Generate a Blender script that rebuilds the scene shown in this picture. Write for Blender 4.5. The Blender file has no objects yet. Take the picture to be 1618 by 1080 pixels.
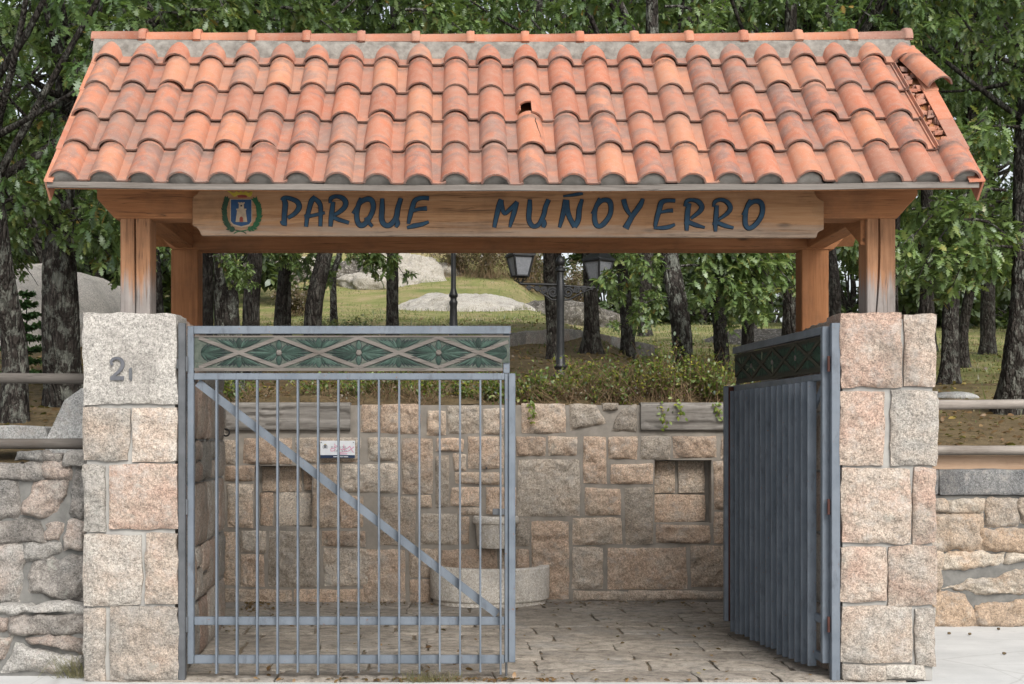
import bpy, math, random
import numpy as np
random.seed(7)
S = bpy.context.scene
C = S.collection
R = math.radians

# ------------------------------------------------------------------ camera, sky, sun, exposure
F, VX, VY, D0, EYE = 2250.0, 715.0, 697.0, 9.22, 1.55      # focal length in photo pixels, vanishing point, camera distance, eye height
cam = bpy.data.cameras.new('camera'); camo = bpy.data.objects.new('camera', cam); C.objects.link(camo)
camo.location = (0, -D0, EYE); camo.rotation_euler = (R(90), 0, 0)
cam.sensor_width = 36.0; cam.lens = 36.0 * F / 1618.0
cam.shift_x = (809.0 - VX) / 1618.0; cam.shift_y = (VY - 540.0) / 1618.0
cam.clip_start = 0.1; cam.clip_end = 2000
S.camera = camo

SUN_EL, SUN_AZ = 40.0, 160.0          # degrees; azimuth clockwise from +Y (north): the light comes from behind the camera, a little right
w = bpy.data.worlds.new('World'); S.world = w; w.use_nodes = True
nt = w.node_tree; nt.nodes.clear()
sky = nt.nodes.new('ShaderNodeTexSky'); sky.sky_type = 'NISHITA'; sky.sun_disc = False
sky.sun_elevation = R(SUN_EL); sky.sun_rotation = R(SUN_AZ); sky.air_density = 1.0; sky.dust_density = 4.0; sky.ozone_density = 1.0
hs = nt.nodes.new('ShaderNodeHueSaturation'); hs.inputs['Saturation'].default_value = 0.32
bg = nt.nodes.new('ShaderNodeBackground'); bg.inputs['Strength'].default_value = 0.15
wo = nt.nodes.new('ShaderNodeOutputWorld')
nt.links.new(sky.outputs[0], hs.inputs['Color']); nt.links.new(hs.outputs[0], bg.inputs['Color']); nt.links.new(bg.outputs[0], wo.inputs['Surface'])

sl = bpy.data.lights.new('sun', 'SUN'); sl.energy = 1.25; sl.angle = R(24); sl.color = (1.0, 0.95, 0.88)
so = bpy.data.objects.new('sun', sl); C.objects.link(so); so.location = (5, -12, 14)
_el, _az = R(SUN_EL), R(SUN_AZ)
from mathutils import Vector
_dirv = Vector((math.sin(_az) * math.cos(_el), math.cos(_az) * math.cos(_el), math.sin(_el)))
so.rotation_euler = _dirv.to_track_quat('Z', 'Y').to_euler()
S.view_settings.view_transform = 'Standard'; S.view_settings.look = 'None'; S.view_settings.gamma = 1.0
S.view_settings.exposure = 0.80
S.cycles.max_bounces = 6; S.cycles.diffuse_bounces = 4; S.cycles.glossy_bounces = 2; S.cycles.transmission_bounces = 3
S.cycles.transparent_max_bounces = 4; S.cycles.use_denoising = True

# ------------------------------------------------------------------ numpy noise
def _h(ix, iy, iz, seed):
    n = (ix.astype(np.int64) * 374761393 + iy.astype(np.int64) * 668265263 + iz.astype(np.int64) * 2147483647 + seed * 1274126177) & 0xffffffff
    n = ((n ^ (n >> 13)) * 1274126177) & 0xffffffff
    n = ((n ^ (n >> 15)) * 2246822519) & 0xffffffff
    return ((n ^ (n >> 16)) & 0xffff) / 65535.0
def vnoise(p, seed=0):
    p = np.asarray(p, float); i = np.floor(p); f = p - i; f = f * f * (3 - 2 * f); i = i.astype(np.int64)
    x, y, z = i[..., 0], i[..., 1], i[..., 2]; fx, fy, fz = f[..., 0], f[..., 1], f[..., 2]
    def L(a, b, t): return a + (b - a) * t
    c = lambda dx, dy, dz: _h(x + dx, y + dy, z + dz, seed)
    return L(L(L(c(0,0,0), c(1,0,0), fx), L(c(0,1,0), c(1,1,0), fx), fy), L(L(c(0,0,1), c(1,0,1), fx), L(c(0,1,1), c(1,1,1), fx), fy), fz) * 2 - 1
def fbm(p, scale=1.0, octv=4, seed=0, gain=0.5):
    p = np.asarray(p, float) * scale; a, s, t = 1.0, 0.0, 0.0
    for k in range(octv):
        s = s + a * vnoise(p * (2.03 ** k) + 17.3 * k, seed + k); t += a; a *= gain
    return s / t

# ------------------------------------------------------------------ measuring: photo pixel + distance -> place in the world
def W(px, py, Y):
    d = Y + D0
    return np.array([(px - VX) / F * d, Y, EYE - (py - VY) / F * d])
def WX(px, Y): return (px - VX) / F * (Y + D0)
def WZ(py, Y): return EYE - (py - VY) / F * (Y + D0)

# ------------------------------------------------------------------ mesh building
class MB:
    def __init__(s): s.v = []; s.f = []; s.m = []; s.t = []; s.n = 0
    def add(s, v, f, mat=0, tint=(0.5, 0.5, 0.5, 1)):
        v = np.asarray(v, float).reshape(-1, 3); k = s.n
        s.v.append(v); s.n += len(v)
        tt = np.asarray(tint, float)
        if tt.ndim == 1: tt = np.tile(tt, (len(v), 1))
        s.t.append(tt)
        if isinstance(f, np.ndarray):
            s.f.append(f + k); s.m.append(np.full(len(f), mat))
        else:
            by = {}
            for q in f: by.setdefault(len(q), []).append(q)
            for q in by.values():
                s.f.append(np.array(q) + k); s.m.append(np.full(len(q), mat))
        return s
    def box(s, x0, x1, y0, y1, z0, z1, mat=0, tint=(.5,.5,.5,1), bev=0.0):
        if bev <= 0:
            v = [(x, y, z) for z in (z0, z1) for y in (y0, y1) for x in (x0, x1)]
            return s.add(v, [(0,2,3,1),(4,5,7,6),(0,1,5,4),(2,6,7,3),(0,4,6,2),(1,3,7,5)], mat, tint)
        v = []; b = bev                                             # box with chamfered edges: 24 corners
        idx = {}
        for cx in (0,1):
            for cy in (0,1):
                for cz in (0,1):
                    X, Y, Z = (x0,x1)[cx], (y0,y1)[cy], (z0,z1)[cz]; sx, sy, sz = (1,-1)[cx], (1,-1)[cy], (1,-1)[cz]
                    for ax in range(3):
                        p = [X + sx*b, Y + sy*b, Z + sz*b]; p[ax] = (X, Y, Z)[ax]
                        idx[(cx,cy,cz,ax)] = len(v); v.append(p)
        f = []
        for ax in range(3):
            for c in (0,1):
                o = [k for k in range(3) if k != ax]; q = []
                for a, bb in ((0,0),(1,0),(1,1),(0,1)):
                    cc = [0,0,0]; cc[ax] = c; cc[o[0]] = a; cc[o[1]] = bb; q.append(idx[(*cc, ax)])
                f.append(q if (c == 1) == (ax != 1) else q[::-1])
        for ax in range(3):                                          # edges along ax
            o = [k for k in range(3) if k != ax]
            for a in (0,1):
                for bb in (0,1):
                    c0 = [0,0,0]; c1 = [0,0,0]; c0[ax] = 0; c1[ax] = 1
                    for cc in (c0, c1): cc[o[0]] = a; cc[o[1]] = bb
                    f.append([idx[(*c0, o[0])], idx[(*c1, o[0])], idx[(*c1, o[1])], idx[(*c0, o[1])]])
        for cx in (0,1):
            for cy in (0,1):
                for cz in (0,1): f.append([idx[(cx,cy,cz,k)] for k in range(3)])
        return s.add(v, f, mat, tint)
    def grid(s, P, mat=0, tint=(.5,.5,.5,1), close_u=False, mask=None, flip=False):
        nu, nv = P.shape[:2]; i = np.arange(nu * nv).reshape(nu, nv)
        if close_u: i = np.vstack([i, i[:1]])
        q = np.stack([i[:-1, :-1], i[1:, :-1], i[1:, 1:], i[:-1, 1:]], -1)
        if mask is not None: q = q[mask]
        q = q.reshape(-1, 4)
        if flip: q = q[:, ::-1]
        t = np.asarray(tint, float)
        if t.ndim == 3: t = t.reshape(-1, 4)
        return s.add(P.reshape(-1, 3), q, mat, t)
    def tube(s, path, rad, n=8, mat=0, tint=(.5,.5,.5,1), caps=True):
        p = np.asarray(path, float); k = len(p); r = np.broadcast_to(np.asarray(rad, float), (k,))
        T = np.gradient(p, axis=0); T /= np.linalg.norm(T, axis=1)[:, None] + 1e-9
        ref = np.array([0, 0, 1.0]) if abs(T[0][2]) < 0.9 else np.array([0, 1.0, 0])
        rings = []
        for j in range(k):
            a = np.cross(T[j], ref); a /= np.linalg.norm(a) + 1e-9; b = np.cross(a, T[j]); ref = b
            an = np.linspace(0, 2*np.pi, n, endpoint=False)
            rings.append(p[j] + r[j] * (np.cos(an)[:, None] * a + np.sin(an)[:, None] * b))
        P = np.array(rings).transpose(1, 0, 2)
        s.grid(P, mat, tint, close_u=True)
        if caps:
            s.add(np.array(rings[0]), [list(range(n))[::-1]], mat, tint); s.add(np.array(rings[-1]), [list(range(n))], mat, tint)
        return s
    def lathe(s, c, prof, n=16, mat=0, tint=(.5,.5,.5,1)):          # prof: (radius, z)
        an = np.linspace(0, 2*np.pi, n, endpoint=False)
        P = np.array([[(c[0] + r*math.cos(a), c[1] + r*math.sin(a), c[2] + z) for r, z in prof] for a in an])
        return s.grid(P, mat, tint, close_u=True)
    def prism(s, poly, a, b, axis='y', mat=0, tint=(.5,.5,.5,1)):   # polygon (x,z) pushed from y=a to y=b, or (x,y) from z=a to b
        n = len(poly); mk = (lambda p, h: (p[0], h, p[1])) if axis == 'y' else ((lambda p, h: (p[0], p[1], h)) if axis == 'z' else (lambda p, h: (h, p[0], p[1])))
        v = [mk(p, a) for p in poly] + [mk(p, b) for p in poly]
        return s.add(v, [list(range(n)), list(range(2*n-1, n-1, -1))] + [[i, i+n, (i+1) % n + n, (i+1) % n] for i in range(n)], mat, tint)
    def build(s, name, mats, parent=None, smooth=True, local=False):
        me = bpy.data.meshes.new(name)
        V = np.concatenate(s.v) if s.v else np.zeros((0, 3)); T = np.concatenate(s.t)
        if parent is not None and not local: V = V - np.array(ROOT[parent])
        me.vertices.add(len(V)); me.vertices.foreach_set('co', V.astype(np.float32).ravel())
        nl = sum(a.size for a in s.f); nf = sum(len(a) for a in s.f)
        me.loops.add(nl); me.polygons.add(nf)
        me.loops.foreach_set('vertex_index', np.concatenate([a.ravel() for a in s.f]).astype(np.int32))
        cnt = np.concatenate([np.full(len(a), a.shape[1]) for a in s.f])
        me.polygons.foreach_set('loop_start', (np.cumsum(cnt) - cnt).astype(np.int32))
        me.polygons.foreach_set('material_index', np.concatenate(s.m).astype(np.int32))
        at = me.attributes.new('tint', 'FLOAT_COLOR', 'POINT'); at.data.foreach_set('color', T.astype(np.float32).ravel())
        for m in (mats if isinstance(mats, (list, tuple)) else [mats]): me.materials.append(m)
        me.update(calc_edges=True); me.validate()
        me.polygons.foreach_set('use_smooth', np.full(len(me.polygons), bool(smooth)))
        o = bpy.data.objects.new(name, me); C.objects.link(o)
        if parent is not None:
            o.parent = parent; ROOT[o] = ROOT[parent]
        else: ROOT[o] = (0.0, 0.0, 0.0)
        return o
    def autosmooth(s): return s
ROOT = {}
def tag(o, label=None, cat=None, group=None, kind=None):
    if label: o['label'] = label
    if cat: o['category'] = cat
    if group: o['group'] = group
    if kind: o['kind'] = kind
    return o
def thing(name, label, cat, loc=(0,0,0), rz=0.0, group=None):
    o = bpy.data.objects.new(name, None); C.objects.link(o); o.location = loc; o.rotation_euler = (0, 0, rz); o.empty_display_size = 0.2
    ROOT[o] = tuple(loc)
    return tag(o, label, cat, group)
def sharp(o, ang=40):
    me = o.data
    try: me.set_sharp_from_angle(angle=R(ang))
    except Exception: pass
    return o

# ------------------------------------------------------------------ materials
class NT:
    def __init__(s, name, rough=0.8, spec=0.3):
        s.m = bpy.data.materials.new(name); s.m.use_nodes = True; s.t = s.m.node_tree; s.t.nodes.clear()
        s.o = s.t.nodes.new('ShaderNodeOutputMaterial'); s.b = s.t.nodes.new('ShaderNodeBsdfPrincipled')
        s.b.inputs['Roughness'].default_value = rough; s.b.inputs['Specular IOR Level'].default_value = spec
        s.t.links.new(s.b.outputs[0], s.o.inputs[0]); s._tc = None
    def n(s, k, **kw):
        x = s.t.nodes.new('ShaderNode' + k)
        for a, b in kw.items(): setattr(x, a, b)
        return x
    def l(s, a, b): s.t.links.new(a, b)
    def put(s, sock, v):
        if hasattr(v, 'is_output'): s.l(v, sock)
        elif isinstance(v, (tuple, list)): sock.default_value = tuple(v) if len(v) != 3 or sock.type == 'VECTOR' else (*v, 1)
        else: sock.default_value = v
    @property
    def obj(s):
        if s._tc is None: s._tc = s.n('TexCoord')
        return s._tc.outputs['Object']
    def attr(s, ch=None):
        a = s.n('Attribute', attribute_name='tint')
        if ch is None: return a.outputs['Color']
        if ch == 3: return a.outputs['Alpha']
        return s.sep(a.outputs['Color'], ch)
    def sep(s, v, ch):
        x = s.n('SeparateColor'); s.l(v, x.inputs[0]); return x.outputs[ch]
    def sepx(s, v, ch):
        x = s.n('SeparateXYZ'); s.l(v, x.inputs[0]); return x.outputs[ch]
    def vec(s, v, scale=(1,1,1), loc=None):
        x = s.n('Mapping'); s.put(x.inputs['Vector'], v); x.inputs['Scale'].default_value = scale
        if loc is not None: s.put(x.inputs['Location'], loc)
        return x.outputs[0]
    def comb(s, a, b, c):
        x = s.n('CombineXYZ'); s.put(x.inputs[0], a); s.put(x.inputs[1], b); s.put(x.inputs[2], c); return x.outputs[0]
    def noise(s, scale, detail=4, rough=0.55, vec=None, dist=0.0, col=False):
        x = s.n('TexNoise'); x.inputs['Scale'].default_value = scale; x.inputs['Detail'].default_value = detail; x.inputs['Roughness'].default_value = rough
        x.inputs['Distortion'].default_value = dist; s.l(vec if vec is not None else s.obj, x.inputs['Vector']); return x.outputs[1 if col else 0]
    def vor(s, scale, vec=None, feat='F1', out='Distance'):
        x = s.n('TexVoronoi', feature=feat); x.inputs['Scale'].default_value = scale; s.l(vec if vec is not None else s.obj, x.inputs['Vector']); return x.outputs[out]
    def ramp(s, fac, stops, ip='LINEAR'):
        x = s.n('ValToRGB'); s.put(x.inputs[0], fac); e = x.color_ramp; e.interpolation = ip
        while len(e.elements) < len(stops): e.elements.new(0.5)
        for el, (p, c) in zip(e.elements, stops):
            el.position = p; el.color = (c, c, c, 1) if isinstance(c, (int, float)) else (*c, 1)
        return x.outputs[0]
    def mix(s, fac, a, b, mode='MIX'):
        x = s.n('Mix', data_type='RGBA', blend_type=mode); s.put(x.inputs[0], fac); s.put(x.inputs[6], a); s.put(x.inputs[7], b); return x.outputs[2]
    def math(s, op, a, b=0.0, clamp=False):
        x = s.n('Math', operation=op, use_clamp=clamp); s.put(x.inputs[0], a); s.put(x.inputs[1], b); return x.outputs[0]
    def bump(s, h, strength=0.5, dist=0.01):
        x = s.n('Bump'); x.inputs['Strength'].default_value = strength; x.inputs['Distance'].default_value = dist
        s.put(x.inputs['Height'], h); s.l(x.outputs[0], s.b.inputs['Normal']); return x
    def base(s, c): s.put(s.b.inputs['Base Color'], c); return s
    def rough(s, c): s.put(s.b.inputs['Roughness'], c); return s

def granite(name, stops, dark=0.6, grain=1.0, bump=0.55, moss=0.0):
    t = NT(name, 0.9, 0.2)
    r0, r1 = t.attr(0), t.attr(1)
    off = t.comb(t.math('MULTIPLY', r0, 31.0), t.math('MULTIPLY', r1, 17.0), 0.0)
    v = t.vec(t.obj, (1,1,1), off)
    big = t.noise(4.0, 5, 0.6, v)
    f = t.math('ADD', t.math('MULTIPLY', big, 0.75), t.math('MULTIPLY', t.math('SUBTRACT', r0, 0.5), 0.75))
    c = t.ramp(t.math('ADD', f, 0.12), stops)
    mid = t.noise(46.0, 5, 0.75, v)
    c = t.mix(0.75, c, t.ramp(t.math('ADD', t.math('MULTIPLY', mid, 0.5), t.math('MULTIPLY', t.noise(105.0, 3, 0.7, v), 0.5)), [(0.38, 0.12), (0.5, 0.5), (0.62, 0.88)]), 'OVERLAY')
    pk = t.noise(9.0, 6, 0.75, t.vec(v, (1, 1, 1), (3, 7, 1)))
    c = t.mix(t.ramp(pk, [(0.52, 0.0), (0.64, 0.5)]), c, (0.40, 0.375, 0.345))
    g = t.noise(120.0 * grain, 3, 0.8, v)
    c = t.mix(t.ramp(g, [(0.30, 1.0), (0.42, 0.0)]), c, t.mix(dark, c, (0.05, 0.045, 0.045)))
    c = t.mix(t.ramp(g, [(0.58, 0.0), (0.70, 0.55)]), c, (0.62, 0.58, 0.52))
    st = t.noise(2.2, 5, 0.65, t.vec(t.obj, (1,1,1), (9, 3, 4)))
    c = t.mix(t.ramp(st, [(0.52, 0.0), (0.66, 0.45)]), c, t.mix(0.7, c, (0.10, 0.09, 0.08)))
    li = t.noise(7.0, 6, 0.7, t.vec(t.obj, (1,1,1), (2, 8, 5)))
    c = t.mix(t.ramp(li, [(0.60, 0.0), (0.68, 0.35 + moss)]), c, (0.36, 0.37, 0.33))
    c = t.mix(1.0, c, t.ramp(r1, [(0.0, 0.72), (1.0, 1.18)]), 'MULTIPLY')
    t.base(c)
    t.bump(t.math('ADD', t.noise(62.0, 5, 0.75, v), t.math('MULTIPLY', t.noise(20.0, 4, 0.6, v), 1.3)), bump * 1.5, 0.020)
    return t.m
M = {}
M['pink_granite'] = granite('pink granite', [(0.15, (0.275, 0.26, 0.235)), (0.38, (0.335, 0.278, 0.228)), (0.55, (0.355, 0.252, 0.200)), (0.72, (0.36, 0.295, 0.242)), (0.9, (0.39, 0.36, 0.32))])
M['wall_granite'] = granite('brown granite', [(0.15, (0.40, 0.35, 0.29)), (0.38, (0.485, 0.385, 0.295)), (0.55, (0.495, 0.365, 0.27)), (0.75, (0.485, 0.405, 0.325)), (0.92, (0.49, 0.44, 0.375))], 0.6)
M['rubble_granite'] = granite('rubble granite', [(0.12, (0.14, 0.138, 0.132)), (0.4, (0.235, 0.215, 0.195)), (0.6, (0.29, 0.235, 0.20)), (0.8, (0.31, 0.30, 0.28))], 0.7, moss=0.15)
M['warm_rubble'] = granite('warm rubble granite', [(0.12, (0.29, 0.265, 0.23)), (0.4, (0.345, 0.265, 0.195)), (0.6, (0.375, 0.28, 0.20)), (0.8, (0.40, 0.355, 0.295))], 0.5)
M['pale_granite'] = granite('pale granite', [(0.2, (0.29, 0.277, 0.255)), (0.5, (0.385, 0.362, 0.325)), (0.8, (0.45, 0.42, 0.372))], 0.85, 0.7, 0.35)
M['grey_granite'] = granite('grey granite', [(0.2, (0.26, 0.27, 0.27)), (0.5, (0.34, 0.345, 0.34)), (0.8, (0.40, 0.40, 0.39))], 0.8, 0.8, 0.3)
M['cut_granite'] = granite('cut granite', [(0.2, (0.52, 0.485, 0.43)), (0.5, (0.59, 0.555, 0.50)), (0.8, (0.63, 0.60, 0.545))], 0.7, 0.9, 0.10)
M['boulder'] = granite('weathered boulder', [(0.28, (0.075, 0.068, 0.056)), (0.45, (0.20, 0.185, 0.155)), (0.62, (0.30, 0.28, 0.24)), (0.9, (0.36, 0.335, 0.29))], 0.6, 0.10, 1.0)
M['dome2'] = granite('outcrop granite', [(0.25, (0.20, 0.185, 0.16)), (0.5, (0.35, 0.33, 0.29)), (0.85, (0.42, 0.40, 0.355))], 0.5, 0.10, 1.0)
M['dome'] = granite('bare pale granite', [(0.25, (0.50, 0.465, 0.42)), (0.5, (0.64, 0.605, 0.55)), (0.85, (0.70, 0.67, 0.615))], 0.3, 0.10, 0.8)
M['dark_granite'] = granite('stained dark granite', [(0.2, (0.055, 0.06, 0.065)), (0.5, (0.12, 0.125, 0.13)), (0.8, (0.24, 0.24, 0.235))], 0.7, 1.0, 0.4)

def simple(name, c0, c1, scale, rough=0.8, bump=0.2, bs=None, detail=5, dist=0.006, spec=0.3, vscale=(1,1,1)):
    t = NT(name, rough, spec); v = t.vec(t.obj, vscale)
    t.base(t.ramp(t.noise(scale, detail, 0.62, v), [(0.32, c0), (0.68, c1)]))
    if bump: t.bump(t.noise(bs or scale * 4, 4, 0.65, v), bump, dist)
    return t.m
M['mortar'] = simple('grey mortar', (0.25, 0.245, 0.235), (0.33, 0.325, 0.305), 9, 0.9, 0.3, 60)
M['dark_mortar'] = simple('brown mortar', (0.20, 0.182, 0.158), (0.30, 0.272, 0.235), 7, 0.9, 0.3, 60)
M['rubble_mortar'] = simple('rubble mortar', (0.085, 0.085, 0.082), (0.19, 0.187, 0.175), 6, 0.9, 0.35, 50)
M['ridge_mortar'] = simple('ridge mortar', (0.12, 0.11, 0.098), (0.25, 0.235, 0.21), 14, 0.95, 0.6, 60, dist=0.012)

def tile_mat():
    t = NT('fired clay tile', 0.78, 0.25)
    r0, r1, vv, uu = t.attr(0), t.attr(1), t.attr(2), t.attr(3)
    c = t.ramp(r0, [(0.0, (0.30, 0.110, 0.066)), (0.35, (0.36, 0.132, 0.078)), (0.65, (0.405, 0.152, 0.086)), (1.0, (0.43, 0.185, 0.105))])
    sm = t.noise(2.6, 4, 0.6, t.comb(t.math('MULTIPLY', uu, 0.7), t.math('ADD', t.math('MULTIPLY', vv, 3.4), t.math('MULTIPLY', r0, 41.0)), t.math('MULTIPLY', r1, 63.0)), 0.8)
    th = t.math('SUBTRACT', sm, t.math('MULTIPLY', t.math('SUBTRACT', 1.0, r1), 0.20))
    c = t.mix(t.ramp(th, [(0.38, 0.0), (0.50, 0.5), (0.64, 0.8)]), c, (0.15, 0.115, 0.108))
    c = t.mix(t.ramp(t.noise(16, 4, 0.6), [(0.40, 0.0), (0.75, 0.45)]), c, (0.36, 0.255, 0.20))
    li = t.vor(75.0)
    c = t.mix(t.ramp(li, [(0.10, 0.5), (0.2, 0.0)]), c, (0.50, 0.42, 0.34))
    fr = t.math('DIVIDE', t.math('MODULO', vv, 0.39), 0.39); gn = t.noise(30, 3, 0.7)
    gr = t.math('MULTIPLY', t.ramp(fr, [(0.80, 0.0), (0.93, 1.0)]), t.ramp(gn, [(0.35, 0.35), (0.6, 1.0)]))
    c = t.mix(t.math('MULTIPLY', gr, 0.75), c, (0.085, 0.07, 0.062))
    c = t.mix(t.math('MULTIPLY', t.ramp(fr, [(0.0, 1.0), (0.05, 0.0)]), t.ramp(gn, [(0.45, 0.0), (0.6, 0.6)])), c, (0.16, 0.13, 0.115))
    bl = t.noise(1.7, 4, 0.6)
    c = t.mix(t.ramp(bl, [(0.42, 0.0), (0.70, 0.4)]), c, (0.27, 0.18, 0.14))
    sp = t.noise(95, 3, 0.75); c = t.mix(t.ramp(sp, [(0.62, 0.0), (0.70, 0.5)]), c, (0.10, 0.08, 0.07))
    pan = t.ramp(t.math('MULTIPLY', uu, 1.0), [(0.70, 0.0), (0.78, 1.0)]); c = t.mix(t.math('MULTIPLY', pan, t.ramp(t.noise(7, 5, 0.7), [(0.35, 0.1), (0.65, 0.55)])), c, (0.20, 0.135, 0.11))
    t.base(c); t.bump(t.math('ADD', t.noise(120, 3, 0.6), t.noise(14, 3, 0.6)), 0.25, 0.004)
    return t.m
M['tile'] = tile_mat()

def wood(name, stops, axis='x', grey=None, knots=True, gz=None, rough=0.75, hue=None):
    t = NT(name, rough, 0.25)
    lng = {'x': (0.5, 9, 9), 'y': (9, 0.5, 9), 'z': (9, 9, 0.5)}[axis]
    r0 = t.attr(0)
    v = t.vec(t.obj, lng, t.comb(t.math('MULTIPLY', r0, 13.0), t.math('MULTIPLY', r0, 29.0), t.math('MULTIPLY', r0, 7.0)))
    g = t.noise(3.2, 6, 0.62, v, 0.6)
    fine = t.noise(13.0, 4, 0.7, t.vec(v, (1, 1, 1)))
    f = t.math('ADD', t.math('MULTIPLY', g, 0.7), t.math('MULTIPLY', fine, 0.3))
    c = t.ramp(f, stops)
    c = t.mix(t.ramp(t.noise(1.6, 4, 0.6), [(0.4, 0.0), (0.7, 0.4)]), c, t.mix(0.6, c, stops[0][1]))
    if knots:
        k = t.vor(1.9, t.vec(t.obj, {'x': (1.0, 3, 3), 'y': (3, 1, 3), 'z': (3, 3, 1.0)}[axis], (0.37, 0.2, 0.6)))
        c = t.mix(t.ramp(k, [(0.05, 0.85), (0.12, 0.0)]), c, (0.05, 0.025, 0.012))
    ck = t.noise(2.1, 3, 0.55, t.vec(t.obj, {'x': (0.35, 14, 14), 'y': (14, 0.35, 14), 'z': (14, 14, 0.35)}[axis], t.comb(t.math('MULTIPLY', r0, 5.0), 1.0, t.math('MULTIPLY', r0, 3.0))), 0.3)
    ckm = t.math('MULTIPLY', t.ramp(ck, [(0.484, 0.0), (0.494, 0.8), (0.498, 0.8), (0.508, 0.0)]), t.ramp(t.noise(1.3, 3, 0.6, t.vec(t.obj, (1, 1, 1), (7, 2, 5))), [(0.48, 0.0), (0.58, 1.0)]))
    if grey is not None:
        gf = t.noise(3.0, 5, 0.65, t.vec(t.obj, lng, (3, 1, 2)))
        if gz is not None:
            zz = t.sepx(t.obj, 2)
            gf = t.math('ADD', gf, t.math('MULTIPLY', t.math('SUBTRACT', gz[0], zz), gz[1]))
        c = t.mix(t.ramp(gf, [(0.40, 0.0), (0.70, 0.9)]), c, t.ramp(f, [(0.3, tuple(x * 0.6 for x in grey)), (0.7, grey)]))
    c = t.mix(ckm, c, t.mix(0.85, c, (0.01, 0.007, 0.005)))
    dt = t.noise(2.4, 6, 0.7, t.vec(t.obj, (1, 1, 1), (4, 4, 2)))
    c = t.mix(t.ramp(dt, [(0.50, 0.0), (0.70, 0.35)]), c, (0.06, 0.042, 0.03))
    t.base(c); t.bump(t.math('SUBTRACT', t.math('ADD', f, t.math('MULTIPLY', fine, 0.5)), t.math('MULTIPLY', ckm, 1.2)), 0.45, 0.005)
    return t.m
TIM = [(0.25, (0.165, 0.068, 0.027)), (0.5, (0.30, 0.130, 0.054)), (0.75, (0.39, 0.19, 0.088))]
M['timber_x'] = wood('stained timber', TIM, 'x')
M['timber_y'] = wood('stained timber tie', TIM, 'y')
M['timber_z'] = wood('stained timber post', [(0.25, (0.15, 0.068, 0.033)), (0.5, (0.275, 0.138, 0.070)), (0.75, (0.37, 0.205, 0.115))], 'z', (0.25, 0.242, 0.235), gz=(2.62, 1.9))
M['back_post'] = wood('amber timber post', TIM, 'z')
M['sign_wood'] = wood('weathered sign wood', [(0.25, (0.160, 0.078, 0.036)), (0.47, (0.31, 0.165, 0.080)), (0.72, (0.42, 0.255, 0.14))], 'x', (0.34, 0.262, 0.20), gz=(0.07, 3.2))
M['eave_wood'] = wood('grey eave board', [(0.25, (0.085, 0.075, 0.066)), (0.5, (0.15, 0.134, 0.12)), (0.75, (0.22, 0.20, 0.18))], 'x', knots=False)
M['old_timber'] = wood('split grey sleeper', [(0.3, (0.075, 0.068, 0.06)), (0.48, (0.21, 0.195, 0.175)), (0.72, (0.33, 0.31, 0.285))], 'x', knots=False)
M['rail_wood'] = wood('weathered round rail', [(0.25, (0.13, 0.115, 0.10)), (0.5, (0.24, 0.215, 0.19)), (0.75, (0.35, 0.315, 0.285))], 'x', knots=False)
M['rail_dark'] = wood('dark round rail', [(0.25, (0.045, 0.040, 0.035)), (0.5, (0.088, 0.079, 0.070)), (0.75, (0.15, 0.136, 0.122))], 'x', knots=False)
M['plank'] = wood('tan plank', [(0.25, (0.26, 0.17, 0.11)), (0.5, (0.36, 0.25, 0.17)), (0.75, (0.42, 0.31, 0.225))], 'x', knots=False)
M['panel_wood'] = wood('carved panel wood', [(0.25, (0.062, 0.056, 0.050)), (0.5, (0.12, 0.108, 0.097)), (0.75, (0.19, 0.172, 0.156))], 'x', knots=False)

def metal():
    t = NT('grey painted steel', 0.5, 0.45)
    c = t.ramp(t.noise(5, 5, 0.6), [(0.32, (0.082, 0.102, 0.126)), (0.68, (0.128, 0.150, 0.178))])
    c = t.mix(t.ramp(t.noise(22, 5, 0.7, t.vec(t.obj, (1, 1, 0.35))), [(0.54, 0.0), (0.68, 0.6)]), c, (0.050, 0.058, 0.070))
    c = t.mix(t.ramp(t.noise(34, 3, 0.7), [(0.665, 0.0), (0.71, 0.8)]), c, (0.14, 0.065, 0.035))
    t.base(c); t.bump(t.noise(70, 3, 0.6), 0.08, 0.002); t.rough(t.ramp(t.noise(9), [(0.3, 0.42), (0.7, 0.62)]))
    return t.m
M['steel'] = metal()
M['dark_steel'] = simple('dark grey steel', (0.05, 0.055, 0.06), (0.085, 0.09, 0.098), 8, 0.55, 0.1, spec=0.4)
M['rust'] = simple('red primer steel', (0.042, 0.016, 0.012), (0.075, 0.028, 0.021), 12, 0.7, 0.2)
M['iron'] = simple('black cast iron', (0.010, 0.011, 0.012), (0.025, 0.026, 0.028), 20, 0.42, 0.1, spec=0.5)
M['zinc'] = simple('tarnished metal', (0.05, 0.053, 0.062), (0.10, 0.104, 0.118), 18, 0.45, 0.1, spec=0.5)
M['glass'] = simple('frosted lantern glass', (0.19, 0.20, 0.22), (0.27, 0.28, 0.30), 40, 0.35, 0.3, 120, spec=0.5)
def tinted(name, stops, rough=0.7):
    t = NT(name, rough, 0.3); c = t.ramp(t.attr(0), stops)
    c = t.mix(0.4, c, t.ramp(t.noise(45, 4, 0.65), [(0.3, 0.2), (0.7, 0.8)]), 'OVERLAY'); t.base(c); t.bump(t.noise(90, 3), 0.2, 0.002); return t.m
M['green_paint'] = tinted('worn green paint', [(0.0, (0.007, 0.017, 0.013)), (0.5, (0.015, 0.034, 0.026)), (1.0, (0.040, 0.070, 0.056))])
M['letter_blue'] = simple('petrol blue lettering', (0.007, 0.028, 0.058), (0.018, 0.060, 0.105), 14, 0.6, 0.1)
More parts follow.
